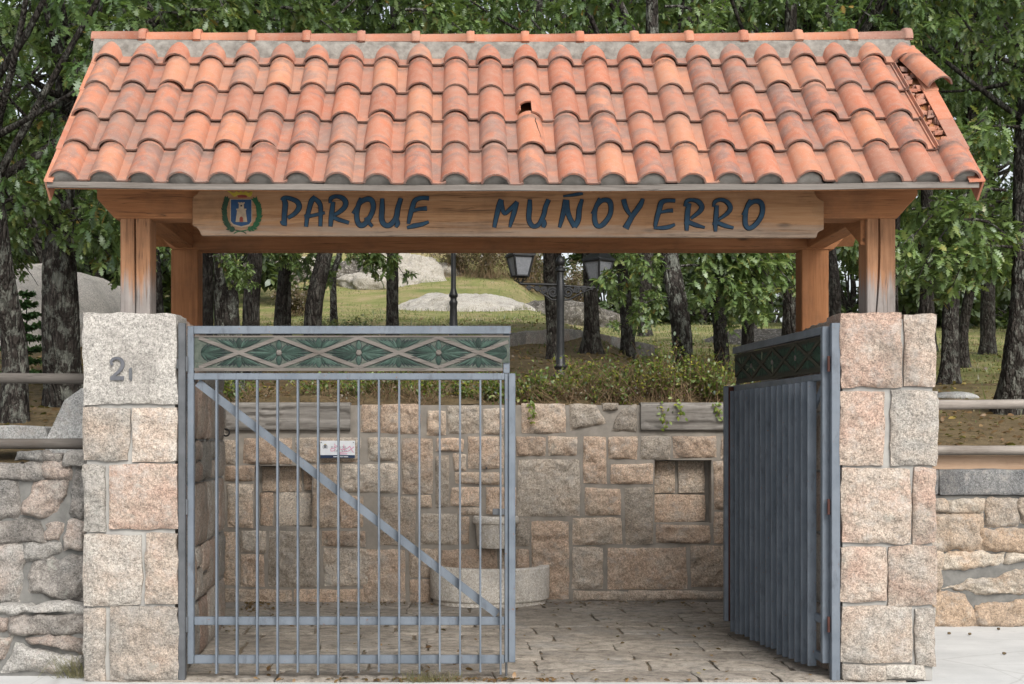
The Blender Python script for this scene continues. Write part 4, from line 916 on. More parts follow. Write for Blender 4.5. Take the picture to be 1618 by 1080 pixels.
def build_timber():
    zb = 3.016
    for (x0, x1, y0, y1, m, lab) in ((WX(190, .15), WX(237, .15), .15, .35, 'timber_z', 'split post weathered grey at the foot'), (WX(1370, .15), WX(1415, .15), .15, .35, 'timber_z', 'post with a long crack and grey foot'), (-2.185, -1.974, 1.83, 2.03, 'back_post', None), (2.71, 2.92, 1.83, 2.03, 'back_post', None)):
        mb = MB(); n = 26; zs = np.linspace(2.36, zb + (0.0 if y0 < 1 else 0.022) - 0.001, n); r0 = random.random()
        prof = []
        cxx = x0 + (x1 - x0) * (0.5 if x0 < 0 else 0.36)
        G = []
        for z in zs:
            cw = (0.004 + 0.004 * math.sin((z - 2.3) * 3)) if m == 'timber_z' else 0.0
            wob = 0.012 * math.sin(z * 4.2 + x0) * (1 if x0 > 0 else 0.2) + (0.03 * (2.7 - z) * (-1 if x0 > 0 else 0))
            b = 0.006
            row = [(x0 + b, y0), (cxx + wob - cw, y0), (cxx + wob - cw * 0.2, y0 + (0.05 if cw else 0.0)), (cxx + wob + cw, y0), (x1 - b, y0), (x1, y0 + b), (x1, y1 - b), (x1 - b, y1), (x0 + b, y1), (x0, y1 - b), (x0, y0 + b)]
            G.append([(a, c, z) for a, c in row])
        mb.grid(np.array(G).transpose(1, 0, 2), 0, (r0, .5, .5, 1), close_u=True, flip=True); mb.add(G[-1], [list(range(11))])
        o = sharp(mb.build('post', M[m], canopy))
        if lab: o['label'] = lab
    def beam(xa, xb, ca, cb, y0, y1, z0, z1, m='timber_x', lab=None):
        mb = MB(); mb.prism([(xa, z1), (xa, z0 + ca), (xa + ca * 0.9, z0), (xb - cb * 0.9, z0), (xb, z0 + cb), (xb, z1)], y0, y1, 'y', tint=(random.random(), .5, .5, 1))
        o = mb.build('beam', M[m], canopy, smooth=False); bv = o.modifiers.new('b', 'BEVEL'); bv.width = 0.006; bv.segments = 2; bv.limit_method = 'ANGLE'
    beam(WX(153, .14), WX(1450, .14), 0.13, 0.15, 0.138, 0.352, zb, 3.30)
    beam(WX(244, 1.82), WX(1341, 1.82), 0.15, 0.13, 1.818, 2.042, zb + 0.022, 3.30)
    for x in (-2.15, 2.75):
        mb = MB(); mb.box(x, x + 0.14, 0.354, 1.816, 3.05, 3.22, bev=0.006, tint=(random.random(), .5, .5, 1)); mb.build('tie_beam', M['timber_y'], canopy, smooth=False)
    mb = MB(); mb.add([(2.728, .20, 2.85), (2.728, .20, 3.05), (2.728, .62, 3.05), (2.70, .20, 2.85), (2.70, .20, 3.05), (2.70, .62, 3.05)], [(0,1,2),(5,4,3),(0,3,4,1),(1,4,5,2),(2,5,3,0)]); mb.build('corner_brace', M['timber_y'], canopy, smooth=False)
build_timber()

# ------------------------------------------------------------------ carved name board
YS = 0.092
def build_sign():
    sx = lambda p: WX(p, YS); sz = lambda p: WZ(p, YS)
    t = thing('park_sign', 'long carved name board with blue lettering and a painted crest, under the eave', 'sign', (sx(800), YS, sz(373)))
    P = [(316,292),(315,300),(312,305),(306,309),(304,313),(304,356),(310,358),(315,364),(318,371.5),(1290,375),(1292,368),(1295,365),(1302,362),(1302,317),(1295,314),(1291,310),(1287,302),(1286,295)]
    mb = MB(); mb.prism([(sx(a), sz(b)) for a, b in P], YS, YS + 0.043, 'y'); o = mb.build('board', M['sign_wood'], t, smooth=False)
    bv = o.modifiers.new('b', 'BEVEL'); bv.width = 0.006; bv.segments = 2; bv.limit_method = 'ANGLE'
    A, B, Cc, D, E = (430, 300, 11.557), (550, 300, 11.557), (770, 300, 10.11), (920, 300, 10.11), (1070, 300, 10.11)
    words = {'PARQUE': [
        (A, [(205,160),(240,250),(225,450),(222,640)], [60,90,85,80]), (A, [(165,560),(200,610),(270,625)], [40,60,50]), (A, [(170,190),(215,145),(300,145),(440,200),(492,275),(478,350),(400,440),(285,510)], [40,55,60,75,85,80,65,50]),
        (A, [(790,120),(720,200),(675,350),(640,500),(620,670)], [60,80,70,65,55]), (A, [(770,150),(850,220),(885,310),(885,500),(882,665)], [60,75,70,60,55]), (A, [(590,490),(720,468),(850,440),(965,412)], [70,45,50,40]),
        (A, [(1115,215),(1092,400),(1075,550),(1065,668)], [60,80,75,55]), (A, [(1062,240),(1075,150),(1180,115),(1290,150),(1345,230),(1310,330),(1200,420),(1125,455)], [45,60,55,75,85,75,60,45]), (A, [(1120,500),(1230,545),(1405,598)], [60,62,50]),
        (B, [(232,145),(195,255),(160,420),(168,560),(220,640),(300,625),(395,500),(450,380),(462,280),(430,190),(350,165),(240,215),(170,310),(85,430)], [40,70,75,80,85,80,75,75,80,85,80,70,55,40]), (B, [(330,500),(370,580),(445,668)], [70,60,40]),
        (B, [(625,155),(620,350),(612,500),(640,605),(710,650),(790,620),(880,500),(910,330),(965,150)], [55,85,85,85,80,80,85,80,65]), (B, [(885,540),(905,610),(870,680)], [70,75,40]),
        (B, [(1480,150),(1340,145),(1225,190),(1170,330),(1130,480),(1098,620)], [60,65,75,80,70,45]), (B, [(1185,380),(1300,348),(1440,335)], [40,55,70]), (B, [(1075,690),(1200,655),(1350,625),(1475,578)], [35,75,65,35])],
      'MUNOYERRO': [
        (Cc, [(225,150),(185,260),(140,450),(110,600)], [70,75,62,48]), (Cc, [(220,160),(235,270),(275,375),(360,310),(480,190)], [60,60,48,55,55]), (Cc, [(475,190),(430,350),(390,480),(358,595)], [50,70,60,30]),
        (Cc, [(680,150),(672,300),(662,450),(690,540),(750,582),(830,540),(900,400),(930,270),(980,152)], [50,75,68,65,58,60,65,65,60]), (Cc, [(890,480),(905,540),(890,598)], [70,75,45]),
        (Cc, [(1250,155),(1225,320),(1185,480),(1152,600)], [70,75,60,35]), (Cc, [(1265,160),(1275,310),(1320,450),(1395,590)], [70,75,65,65]), (Cc, [(1390,590),(1450,480),(1470,300),(1515,145)], [70,75,70,40]), (Cc, [(1210,98),(1380,78),(1525,45)], [15,35,50]),
        (D, [(280,132),(222,260),(195,400),(210,530),(260,580),(340,540),(430,420),(460,300),(440,190),(370,158),(290,185),(212,285),(150,380)], [40,55,65,70,58,70,65,65,75,62,55,45,22]),
        (D, [(658,150),(700,290),(775,410)], [70,65,35]), (D, [(970,140),(920,250),(810,400),(740,520),(690,612)], [45,75,70,75,90]),
        (D, [(1485,170),(1350,168),(1262,205),(1228,320),(1190,450),(1162,585)], [45,50,75,72,65,42]), (D, [(1250,355),(1350,335),(1450,325)], [30,42,50]), (D, [(1140,605),(1280,605),(1380,590),(1480,550)], [25,55,55,32]),
        (E, [(188,215),(165,350),(155,500),(150,650)], [60,75,72,45]), (E, [(122,265),(150,180),(230,158),(340,190),(392,270),(350,350),(215,455)], [40,50,42,70,72,60,35]), (E, [(185,515),(300,560),(440,600)], [60,60,25]), (E, [(110,525),(160,530)], [30,40]),
        (E, [(630,245),(620,400),(610,550),(610,665)], [55,68,60,38]), (E, [(575,270),(600,190),(690,155),(790,190),(848,280),(800,370),(650,480)], [28,48,45,62,66,55,25]), (E, [(635,520),(760,570),(898,605)], [55,60,35]), (E, [(560,535),(600,540)], [25,40]),
        (E, [(1165,155),(1110,280),(1085,430),(1092,560),(1150,612),(1250,550),(1340,420),(1362,290),(1330,200),(1250,178),(1170,215),(1100,300),(1040,400)], [35,55,68,70,60,66,68,70,75,60,55,42,20])]}
    for wname, st in words.items():
        mb = MB(); md = MB(); kk = 0
        for (ox, oy, sc), pts, wd in st:
            kk += 1
            pp = [(sx(ox + a / sc), sz(oy + b / sc)) for a, b in pts]; ww = [q / sc / F * (YS + D0) for q in wd]
            ribbon(md, pp, [q + 0.0085 for q in ww], YS - 0.0012 - 0.0002 * kk % 0.0009, 0.004, step=6e-6)  # wider dark ribbon paints the engraved shade around each stroke
            ribbon(mb, pp, [q * 0.96 for q in ww], YS - 0.0052 - 0.0003 * kk, 0.006, step=6e-6)
        o = mb.build('lettering', M['letter_blue'], t, smooth=False); md.build('letter_shade', M['letter_dark'], o, smooth=False)
    # crest: shield, tower, crown, laurel wreath
    c = lambda a, b: (sx(320 + a / 10.11), sz(290 + b / 10.11))
    poly = lambda pts, h0, h1, name, mat, par: (lambda mb: (mb.prism([c(*p) for p in pts], YS - h1, YS - h0, 'y'), mb.build(name, M[mat], par, smooth=False))[1])(MB())
    cr = poly([(440,242),(795,242),(795,610),(752,668),(620,700),(485,668),(440,610)], -0.001, 0.0015, 'crest', 'crest_cream', t)
    poly([(455,255),(780,255),(780,600),(742,648),(620,680),(500,648),(455,600)], 0.0016, 0.004, 'shield', 'crest_blue', cr)
    tw = poly([(530,612),(716,612),(690,424),(702,424),(702,400),(664,400),(662,318),(676,318),(676,298),(655,298),(655,306),(635,306),(635,298),(610,298),(610,306),(590,306),(590,298),(570,298),(570,318),(583,318),(581,400),(542,400),(542,424),(556,424)], 0.0041, 0.007, 'tower', 'crest_cream', cr)
    poly([(595,611),(595,550),(608,530),(622,525),(636,530),(650,550),(650,611)], 0.0071, 0.008, 'tower_door', 'crest_red', cr)
    poly([(608,340),(636,340),(636,366),(608,366)], 0.0071, 0.008, 'tower_window', 'letter_dark', cr)
    poly([(560,186),(630,178),(715,190),(705,222),(570,222)], -0.001, 0.003, 'crown_lining', 'crest_red', cr)
    poly([(385,112),(440,112),(460,135),(510,150),(545,120),(590,150),(610,112),(650,148),(690,118),(735,150),(770,125),(805,130),(785,190),(755,216),(730,205),(690,182),(630,172),(560,182),(525,205),(505,210),(470,180),(440,150)], 0.0031, 0.006, 'crown', 'crest_yellow', cr)
    for path, mat, sgn in (([(385,270),(360,350),(350,450),(365,560),(400,650),(460,725),(560,745)], 'wreath_dark', -1), ([(850,280),(890,360),(905,460),(900,560),(860,650),(800,715),(680,745)], 'wreath_green', 1)):
        mb = MB(); pp = np.array([c(*p) for p in path]); ribbon(mb, pp, 0.006, YS - 0.001, 0.002)
        fine = np.array([pp[i] * (1 - f) + pp[i + 1] * f for i in range(len(pp) - 1) for f in (0, .33, .66)])
        for k, p in enumerate(fine):
            d = fine[min(k + 1, len(fine) - 1)] - fine[max(k - 1, 0)]; a = math.atan2(-d[1], -d[0])
            for s in (-1, 0.1, 1):
                ln = 0.034 * random.uniform(0.8, 1.1); aa = a + s * 0.62; e = p + np.array([math.cos(aa), math.sin(aa)]) * ln; nn = np.array([-math.sin(aa), math.cos(aa)]) * 0.0075; m_ = (p + e) / 2
                y = YS - 0.0025 - 0.00012 * (k * 3 + s)
                mb.add([(p[0], y, p[1]), (m_[0]+nn[0], y, m_[1]+nn[1]), (e[0], y, e[1]), (m_[0]-nn[0], y, m_[1]-nn[1])], [(0,3,2,1)])
        ribbon(mb, [c(*p) for p in ([(500,795),(560,765),(690,748)] if sgn > 0 else [(700,795),(640,765),(540,745)])], 0.007, YS - 0.0015, 0.002)
        mb.build('wreath', M[mat], cr, smooth=False)
build_sign()

# ------------------------------------------------------------------ drinking fountain, plaque, hook
def build_fountain():
    cx = WX(775, YW - 0.3); t = thing('drinking_fountain', 'pale granite drinking fountain, half-round basin under a small bracket bowl', 'fountain', (cx, YW, 0))
    def half(mb, prof, yb, n=28, ell=1.0, mat=0):                    # half-round body against the wall: prof = (radius, z)
        an = np.linspace(math.pi, 2 * math.pi, n)
        P = np.array([[(cx + r * math.cos(a), yb + r * ell * math.sin(a), z) for r, z in prof] for a in an])
        tt = (0.4, 0.75, 0.5, 1); mb.grid(P, mat, tt); mb.add(P[0], [list(range(len(prof)))], mat, tt); mb.add(P[-1], [list(range(len(prof)))[::-1]], mat, tt)
    yb = YW - 0.032; mb = MB()
    half(mb, [(0.545, 0.0), (0.545, 0.035), (0.553, 0.040), (0.570, 0.05), (0.572, 0.06), (0.575, 0.345), (0.570, 0.358), (0.560, 0.362), (0.485, 0.362), (0.475, 0.357), (0.47, 0.345), (0.45, 0.12), (0.0, 0.11)], yb, 40, 0.92)
    sharp(mb.build('basin', M['cut_granite'], t), 50)
    mb = MB(); zt = WZ(816, YW - .2); 
    half(mb, [(0.165, zt - 0.305), (0.178, zt - 0.29), (0.192, zt - 0.10), (0.196, zt - 0.075), (0.216, zt - 0.07), (0.222, zt - 0.06), (0.222, zt - 0.02), (0.212, zt - 0.002), (0.20, zt), (0.135, zt), (0.125, zt - 0.008), (0.10, zt - 0.05), (0.0, zt - 0.055)], yb, 28, 1.15)
    cxs = WX(784, YW - .2) - cx
    o = mb.build('bracket_bowl', M['cut_granite'], t); o.location.x = cxs; sharp(o, 50)
    mb = MB(); p = W(768.5, 739, YW - 0.02); mb.tube([p + (0, 0.02, 0), p + (0, -0.02, 0), p + (0, -0.035, -0.004)], 0.009, 10); mb.build('spout', M['dark_steel'], t)
build_fountain()
def text(name, body, size, x, y, z, mat, par, align='LEFT', squash=1.0):
    cu = bpy.data.curves.new(name, 'FONT'); cu.body = body; cu.size = size; cu.extrude = 0.0004; cu.align_x = align; cu.resolution_u = 3
    tmp = bpy.data.objects.new(name, cu); C.objects.link(tmp); me = bpy.data.meshes.new_from_object(tmp); bpy.data.objects.remove(tmp)
    o = bpy.data.objects.new(name, me); C.objects.link(o); me.materials.clear(); me.materials.append(M[mat]); o.rotation_euler = (R(90), 0, 0); o.parent = par
    b = ROOT[par]; o.location = (x - b[0], y - b[1], z - b[2]); o.scale = (squash, 1, 1); ROOT[o] = b
    return o
def build_plaque():
    Yp = YW - 0.055; X = lambda p: WX(505 + (p - 290) / 17.1, Yp) if False else WX(490 + p / 17.98, Yp); Z = lambda p: WZ(685 + p / 17.98, Yp)
    t = thing('notice_plaque', 'small white notice plate with navy stripe and pink scribble on the wall', 'plaque', (X(775), Yp, Z(690)))
    mb = MB(); mb.box(X(287), X(1275), Yp, Yp + 0.006, Z(690), Z(198), bev=0.001); pl = mb.build('plate', M['white_plate'], t, smooth=False)
    mb = MB(); mb.box(X(290), X(1272), Yp - 0.002, Yp - 0.0003, Z(688), Z(605)); st = mb.build('stripe', M['navy'], pl, smooth=False)
    mb = MB(); mb.box(X(392), X(470), Yp - 0.002, Yp - 0.0003, Z(412), Z(318))
    for s in (-1, 1): ribbon(mb, [(X(431 + s*45), Z(325)), (X(431 + s*68), Z(375)), (X(431 + s*45), Z(430))], 0.0035, Yp - 0.0008, 0.0006)
    mb.build('emblem', M['ink'], pl, smooth=False)
    mb = MB(); mb.box(X(402), X(460), Yp - 0.002, Yp - 0.0003, Z(312), Z(292)); mb.build('emblem_crown', M['crest_yellow'], pl, smooth=False)
    text('lettering', 'PUNTO DEL', 0.030, X(590), Yp - 0.0010, Z(415), 'ink', pl, squash=0.93)
    mb = MB()
    for k, x in enumerate((700, 760, 880, 930, 990)): ribbon(mb, [(X(x), Z(520)), (X(x + 8), Z(455)), (X(x + 45), Z(470 + 10 * (k % 3))), (X(x + 30), Z(520))], 0.0028, Yp - 0.0008 - k * 1e-4, 0.0006)
    mb.build('worn_lettering', M['ink'], pl, smooth=False)
    mb = MB()
    for k, (a, b) in enumerate(((660, 785), (800, 905), (915, 945), (960, 1080))): mb.box(X(a), X(b), Yp - 0.0034, Yp - 0.0021, Z(662), Z(642))
    mb.build('stripe_print', M['white_plate'], pl, smooth=False)
    mb = MB()
    for k, q in enumerate([[(700,280),(710,360),(690,470),(600,490),(590,430),(680,410)], [(740,330),(800,390),(900,450),(1040,420),(1130,350)], [(1130,350),(1190,480),(1240,530)], [(1250,370),(1160,440),(1060,500),(860,530),(840,570),(1060,570)], [(960,310),(960,400),(985,470)]]):
        ribbon(mb, [(X(a), Z(b)) for a, b in q], 0.006, Yp - 0.0024 - 2e-4 * k, 0.0006)
    mb.build('scribble', M['pink_ink'], pl, smooth=False)
    for a in (318, 1230):
        mb = MB(); mb.tube([(X(a), Yp - 0.0002, Z(248)), (X(a), Yp - 0.004, Z(248))], 0.005, 8); mb.build('screw', M['iron'], pl)
build_plaque()
p = W(357, 683, 2.9); mb = MB(); an = np.linspace(R(100), R(-130), 12); rr = 5.5 / F * (2.9 + D0)
mb.tube([(p[0] - 0.06, p[1] + .0, p[2] + rr)] + [(p[0] + rr * math.cos(a), p[1], p[2] + rr * math.sin(a)) for a in an], 0.007, 8)
tag(mb.build('iron_hook', M['iron']), 'small curved iron hook beside the fountain wall', 'hook')
# ------------------------------------------------------------------ rail fences, blocks, kerb
def rail_fence(x0, x1, Y, zs, xp, mat, lab, rad):
    t = thing('rail_fence', lab, 'fence', (xp, Y, TZ(xp, Y)))
    for k, z in enumerate(zs):
        mb = MB(); n = 40; xs = np.linspace(x0, x1, n); p = np.stack([xs, np.full(n, Y) + 0.006 * np.sin(xs * 2 + k), z + 0.008 * np.sin(xs * 1.3 + 2 * k)], -1)
        mb.tube(p, rad * (1 + 0.04 * np.sin(xs * 5 + k)), 14, tint=(random.random(), .5, .5, 1)); mb.build('rail', M[mat], t)
    for x in (xp, xp + (2.2 if x1 > 4 else -2.2)):
        mb = MB(); g = TZ(x, Y); mb.tube([(x, Y + 0.09, g - 0.2), (x, Y + 0.09, max(zs) + 0.12)], 0.05, 12); mb.build('post', M[mat], t)
rail_fence(-9, -2.40, 0.50, [WZ(598.5, .5), WZ(699, .5)], -5.2, 'rail_dark', 'fence of two dark round rails above the grey rubble wall', 0.0375)
rail_fence(3.14, 12, 2.92, [WZ(638, 2.92), WZ(712.5, 2.92)], 6.4, 'rail_wood', 'fence of two pale round rails above the tan rubble wall', 0.042)
mb = MB(); mb.box(3.12, 12, 3.0, 3.05, 1.22, WZ(719, 3.0), bev=0.004); tag(mb.build('edging_plank', M['plank'], smooth=False), 'tan edging plank standing behind the dark granite coping', 'plank')
def block(name, pts, Y0, Y1, mat, lab, cat, amp=0.01):
    mb = MB(); P = [(WX(a, Y0), WZ(b, Y0)) for a, b in pts]; mb.prism(P, Y0, Y1, 'y', tint=(.5, .7, .5, 1)); o = mb.build(name, M[mat], smooth=False)
    bv = o.modifiers.new('b', 'BEVEL'); bv.width = 0.012; bv.segments = 2
    return tag(o, lab, cat)
block('granite_block', [(66,745),(74,690),(101,632),(128,613),(175,604),(175,745)], 0.72, 1.05, 'grey_granite', 'grey speckled granite block with a slanted edge, behind the numbered pier', 'stone block')
block('stone_bench', [(-120,694),(-110,676),(20,671),(70,674),(76,690),(70,700)], 0.95, 1.4, 'grey_granite', 'flat grey stone slab behind the lower dark rail', 'slab')
def d_at(px, py):                                                    # distance at which the ground shows at this pixel
    for d in np.arange(11, 70, 0.1):
        if VY - (TZ((px - VX) / F * d, d - D0) - EYE) * F / d <= py: return d
    return 60.0
def gp(px, d): x = (px - VX) / F * d; return np.array([x, d - D0, TZ(x, d - D0)])
def boulder(name, c, r, mat, lab, seed, n=40, sq=1.0, amp=0.16, cat='boulder', group=None, rz=0.0, freq=1.4):
    a = np.linspace(0, 2*np.pi, 2*n, endpoint=False); b = np.linspace(-0.45*np.pi, np.pi/2, n)
    A, B = np.meshgrid(a, b, indexing='ij'); f = lambda v: np.sign(v) * np.abs(v) ** sq
    P = np.stack([f(np.cos(A)) * f(np.cos(B)), f(np.sin(A)) * f(np.cos(B)), f(np.sin(B))], -1); P0 = P * np.array(r) / max(r)
    k = fbm(P0, freq, 5, seed, 0.5) * amp * 2 + np.abs(fbm(P0, freq * 2.3, 3, seed + 7)) * -amp * 0.7
    P = P * (1 + k[..., None]) * np.array(r)
    c_, s_ = math.cos(rz), math.sin(rz); P = np.stack([P[..., 0]*c_ - P[..., 1]*s_, P[..., 0]*s_ + P[..., 1]*c_, P[..., 2]], -1)
    mb = MB(); mb.grid(P + np.array(c), 0, (random.random(), 0.8, .5, 1), close_u=True, flip=False)
    return tag(mb.build(name, M[mat]), lab, cat, group)
d = 27.0; g = gp(40, d); boulder('granite_dome', (g[0] - 1.5, g[1] + 3, g[2] - 1.0), (3.9, 6.5, 2.75), 'dome', 'big bare pale granite dome among the trees behind the numbered pier', 61, 90, amp=0.085, freq=3.2)
g = gp(735, 46); boulder('rock_outcrop', (g[0], g[1], g[2] - 0.45), (2.5, 2.4, 1.0), 'dome2', 'low rounded granite outcrop in the lawn seen under the beam', 66, 90, amp=0.15, freq=2.0)
g = gp(865, 50); boulder('rock_outcrop', (g[0] + 0.3, g[1], g[2] - 0.3), (2.4, 1.5, 0.85), 'boulder', 'flat granite outcrop further back, behind the lamp scrollwork', 63, 60, amp=0.2, freq=2.4)
for k, (px, w_, h_, dd, lab) in enumerate([(428, 1.50, 1.07, 57.5, 'leftmost grey boulder of the rock bank behind the lawn'), (505, 1.73, 1.03, 58.5, 'second boulder from the left in the rock bank behind the lawn'), (570, 1.27, 0.95, 57.5, 'boulder in the middle of the rock bank behind the lawn'), (634, 1.73, 1.25, 57.0, 'large pale boulder of the rock bank, left of the plain lamp pole'), (690, 1.16, 0.86, 58.5, 'boulder of the rock bank right behind the plain lamp pole'), (600, 1.50, 0.48, 55.5, 'low flat boulder at the foot of the rock bank')]):
    g = gp(px, dd); boulder('boulder', (g[0], g[1], WZ(452, g[1]) + 0.10 * h_), (w_, 1.1, h_), 'boulder', lab, 70 + k, 50, sq=0.75, amp=0.22, freq=2.2, group='boulders of the rock bank')
g = gp(1190, 36); boulder('rock_outcrop', (g[0] + 1.0, g[1] + 2, g[2] - 0.3), (2.6, 2.2, 1.0), 'boulder', 'granite outcrop between the dark trunks right of the lamp', 64, 40, amp=0.12)
g = gp(1505, d_at(1505, 628)); boulder('flat_stone', (g[0], g[1], g[2]), (0.34, 0.25, 0.085), 'grey_granite', 'flat grey stone by the leaning trunks beyond the right fence', 65, 24, amp=0.1, cat='stone')
def build_kerb():
    t = None; mb = MB(); pts = [(770, 22.4), (830, 23.6), (900, 25.2), (965, 27.0), (1040, 29.0)]
    t = thing('stone_kerb', 'low stone kerb along the edge of the lawn by the lamp', 'kerb', tuple(gp(900, 25.2)))
    P = [gp(a, b) for a, b in pts]
    for i in range(len(P) - 1):
        for f in (0, 0.5):
            a, b = P[i] * (1 - f) + P[i+1] * f, P[i] * (0.5 - f) + P[i+1] * (0.5 + f); U = (b - a); L = np.linalg.norm(U); U = U / L; Nn = np.array([U[1], -U[0], 0]); Nn /= np.linalg.norm(Nn)
            stone(mb, rect(0.01, L - 0.01, -0.15, 0.20), (a, U, (0,0,1), Nn), depth=0.28, bulge=0.03, rnd=0.2, res=0.06, amp=0.03, seed=i * 7 + int(f * 2), skirt=0.1)
    mb.build('stonework', M['rubble_granite'], t)
build_kerb()

# ------------------------------------------------------------------ street lamps
def build_lamp():
    d = 16.2; Y = d - D0; s = d / F; b = gp(885.5, d); cx = b[0]; t = thing('street_lamp', 'black cast iron lamp post with two lanterns on scrolled arms', 'street lamp', tuple(b))
    Z = lambda py: EYE - (py - VY) * s; X = lambda px: (px - VX) * s
    mb = MB(); r = lambda px: px * s / 2
    prof = [(r(26), b[2] - 0.05), (r(26), Z(615)), (r(20), Z(612)), (r(16), Z(603)), (r(26), Z(598)), (r(27), Z(594)), (r(17), Z(588)), (r(15), Z(584)), (r(22), Z(580)), (r(22), Z(577)), (r(14), Z(573)), (r(12.5), Z(560)), (r(12), Z(480)), (r(13), Z(474)), (r(13), Z(445)), (r(11), Z(442)), (r(11), Z(430)), (r(16), Z(428)), (r(16), Z(424.5)), (r(9), Z(422)), (r(8), Z(420)), (r(14), Z(417)), (r(15), Z(412)), (r(11), Z(407)), (r(3), Z(403)), (0, Z(402))]
    mb.lathe((cx, Y, 0), [(a, z) for a, z in prof], 20); sharp(mb.build('post', M['iron'], t), 50)
    for sg, ex, ey in ((-1, 822, 448), (1, 946, 455)):
        mb = MB(); h = 0.011
        e = np.array([X(ex), Y, Z(ey)]); a0 = np.array([cx + sg * r(10), Y, Z(449.5 if sg < 0 else 451)])
        mb.tube([a0, e], h * 1.3, 8); mb.tube([(cx + sg * r(10), Y, Z(474)), (cx + sg * 14 * s, Y, Z(473)), e * 0.55 + a0 * 0.45 + (0, 0, -0.06), e * 0.8 + a0 * 0.2 + (0, 0, -0.012)], h * 0.9, 8)
        for cxp, czp, rr, turns in ((12, 12, 8.5, 2.0), (26, 8, 5.5, 1.7), (37, 6, 4.2, 1.5), (50, 5, 3.2, 1.2)):
            an = np.linspace(0, turns * 2 * math.pi, 40); q = rr * s * (1 - an / an[-1] * 0.8)
            mb.tube(np.stack([cx + sg * (cxp * s + q * np.cos(an)), np.full(40, Y), Z(450) - czp * s + q * np.sin(an)], -1), h * 1.3, 6)
        ar = sharp(mb.build('arm', M['iron'], t), 50)
        # lantern: tapered four-sided body on a small cradle, pyramid roof
        mb = MB(); zc = e[2]; rot = R(18 if sg < 0 else 41); zb, zt = zc + 12 * s, zc + 43 * s
        rb, rt = 14 * s, 23 * s
        cor = lambda rad, z, k: np.array([e[0] + rad * 1.0 * math.cos(rot + k * math.pi/2 + math.pi/4), Y + rad * math.sin(rot + k * math.pi/2 + math.pi/4), z])
        for k in range(4):
            mb.tube([cor(rb, zb, k), cor(rt, zt, k)], 0.013, 6); mb.tube([cor(rb, zb, k), cor(rb, zb, k + 1)], 0.013, 6); mb.tube([cor(rt, zt, k), cor(rt, zt, k + 1)], 0.016, 6)
            mb.tube([cor(rb * 0.7, zb, k), cor(rb * 0.75, zb - 6 * s, k), np.array([e[0], Y, zc + 1 * s])], 0.006, 5)
        mb.tube([e, e + (0, 0, 3 * s)], 0.02, 8)
        la = mb.build('lantern', M['iron'], t)
        mb = MB()
        for k in range(4): mb.add([cor(rb * .97, zb, k), cor(rb * .97, zb, k+1), cor(rt * .97, zt, k+1), cor(rt * .97, zt, k)], [(0,1,2,3)])
        mb.build('glass', M['glass'], la, smooth=False)
        mb = MB(); P = np.array([[cor(q, z, k) for q, z in ((rt * 1.16, zt + 0.004), (rt * 1.16, zt + 0.02), (rt * 0.55, zt + 13 * s), (rt * 0.4, zt + 17 * s), (rt * 0.42, zt + 21 * s), (0.001, zt + 25 * s))] for k in range(4)])
        mb.grid(P, close_u=True); mb.build('lantern_roof', M['iron'], la, smooth=False)
build_lamp()
def build_pole():
    d = 21.0; Y = d - D0; s = d / F; b = gp(716.5, d); t = thing('street_lamp', 'plain black lamp pole with a ringed collar, its lantern hidden above the beam', 'street lamp', tuple(b))
    Z = lambda py: EYE - (py - VY) * s; r = lambda px: px * s / 2; mb = MB()
    mb.lathe((b[0], Y, 0), [(r(20), b[2] - 0.05), (r(20), Z(545)), (r(14), Z(540)), (r(12.5), Z(505)), (r(11), Z(484)), (r(13), Z(480)), (r(14), Z(477)), (r(10), Z(474)), (r(10), Z(470)), (r(14), Z(468)), (r(14), Z(465)), (r(11), Z(461)), (r(8), Z(455)), (r(7.5), Z(400)), (r(6), Z(300)), (r(6), Z(262))], 16); sharp(mb.build('post', M['iron'], t), 50)
    mb = MB(); P = np.array([[(b[0] + q * math.cos(k*math.pi/2), Y + q * math.sin(k*math.pi/2), Z(262) + z) for q, z in ((0.02, -0.02), (0.13, 0.0), (0.22, 0.36), (0.25, 0.37), (0.10, 0.52), (0.001, 0.58))] for k in range(4)]); mb.grid(P, close_u=True); mb.build('lantern', M['iron'], t, smooth=False)
build_pole()

# ------------------------------------------------------------------ leaves, bark
def leaf_mat(name, stops, sat=1.0):
    t = NT(name, 0.5, 0.35); t.t.nodes.remove(t.b)
    c = t.ramp(t.attr(0), stops)
    c = t.mix(1.0, c, t.ramp(t.attr(1), [(0.0, 0.6), (1.0, 1.35)]), 'MULTIPLY')
    d = t.n('BsdfDiffuse'); tr = t.n('BsdfTranslucent'); gl = t.n('BsdfGlossy'); gl.inputs['Roughness'].default_value = 0.45
    t.l(c, d.inputs['Color']); t.put(tr.inputs['Color'], t.mix(0.5, c, (0.16, 0.24, 0.03))); 
    m1 = t.n('MixShader'); m1.inputs[0].default_value = 0.42; t.l(d.outputs[0], m1.inputs[1]); t.l(tr.outputs[0], m1.inputs[2])
    m2 = t.n('MixShader'); m2.inputs[0].default_value = 0.05; gl.inputs['Color'].default_value = (0.8, 0.85, 0.9, 1); t.l(m1.outputs[0], m2.inputs[1]); t.l(gl.outputs[0], m2.inputs[2])
    t.l(m2.outputs[0], t.o.inputs[0]); return t.m
M['oak_leaf'] = leaf_mat('oak leaf', [(0.0, (0.060, 0.112, 0.032)), (0.4, (0.112, 0.182, 0.054)), (0.75, (0.175, 0.248, 0.080)), (0.94, (0.24, 0.28, 0.08)), (1.0, (0.30, 0.20, 0.045))])
M['far_leaf'] = leaf_mat('distant leaf', [(0.0, (0.055, 0.085, 0.035)), (0.5, (0.095, 0.135, 0.055)), (1.0, (0.155, 0.185, 0.075))])
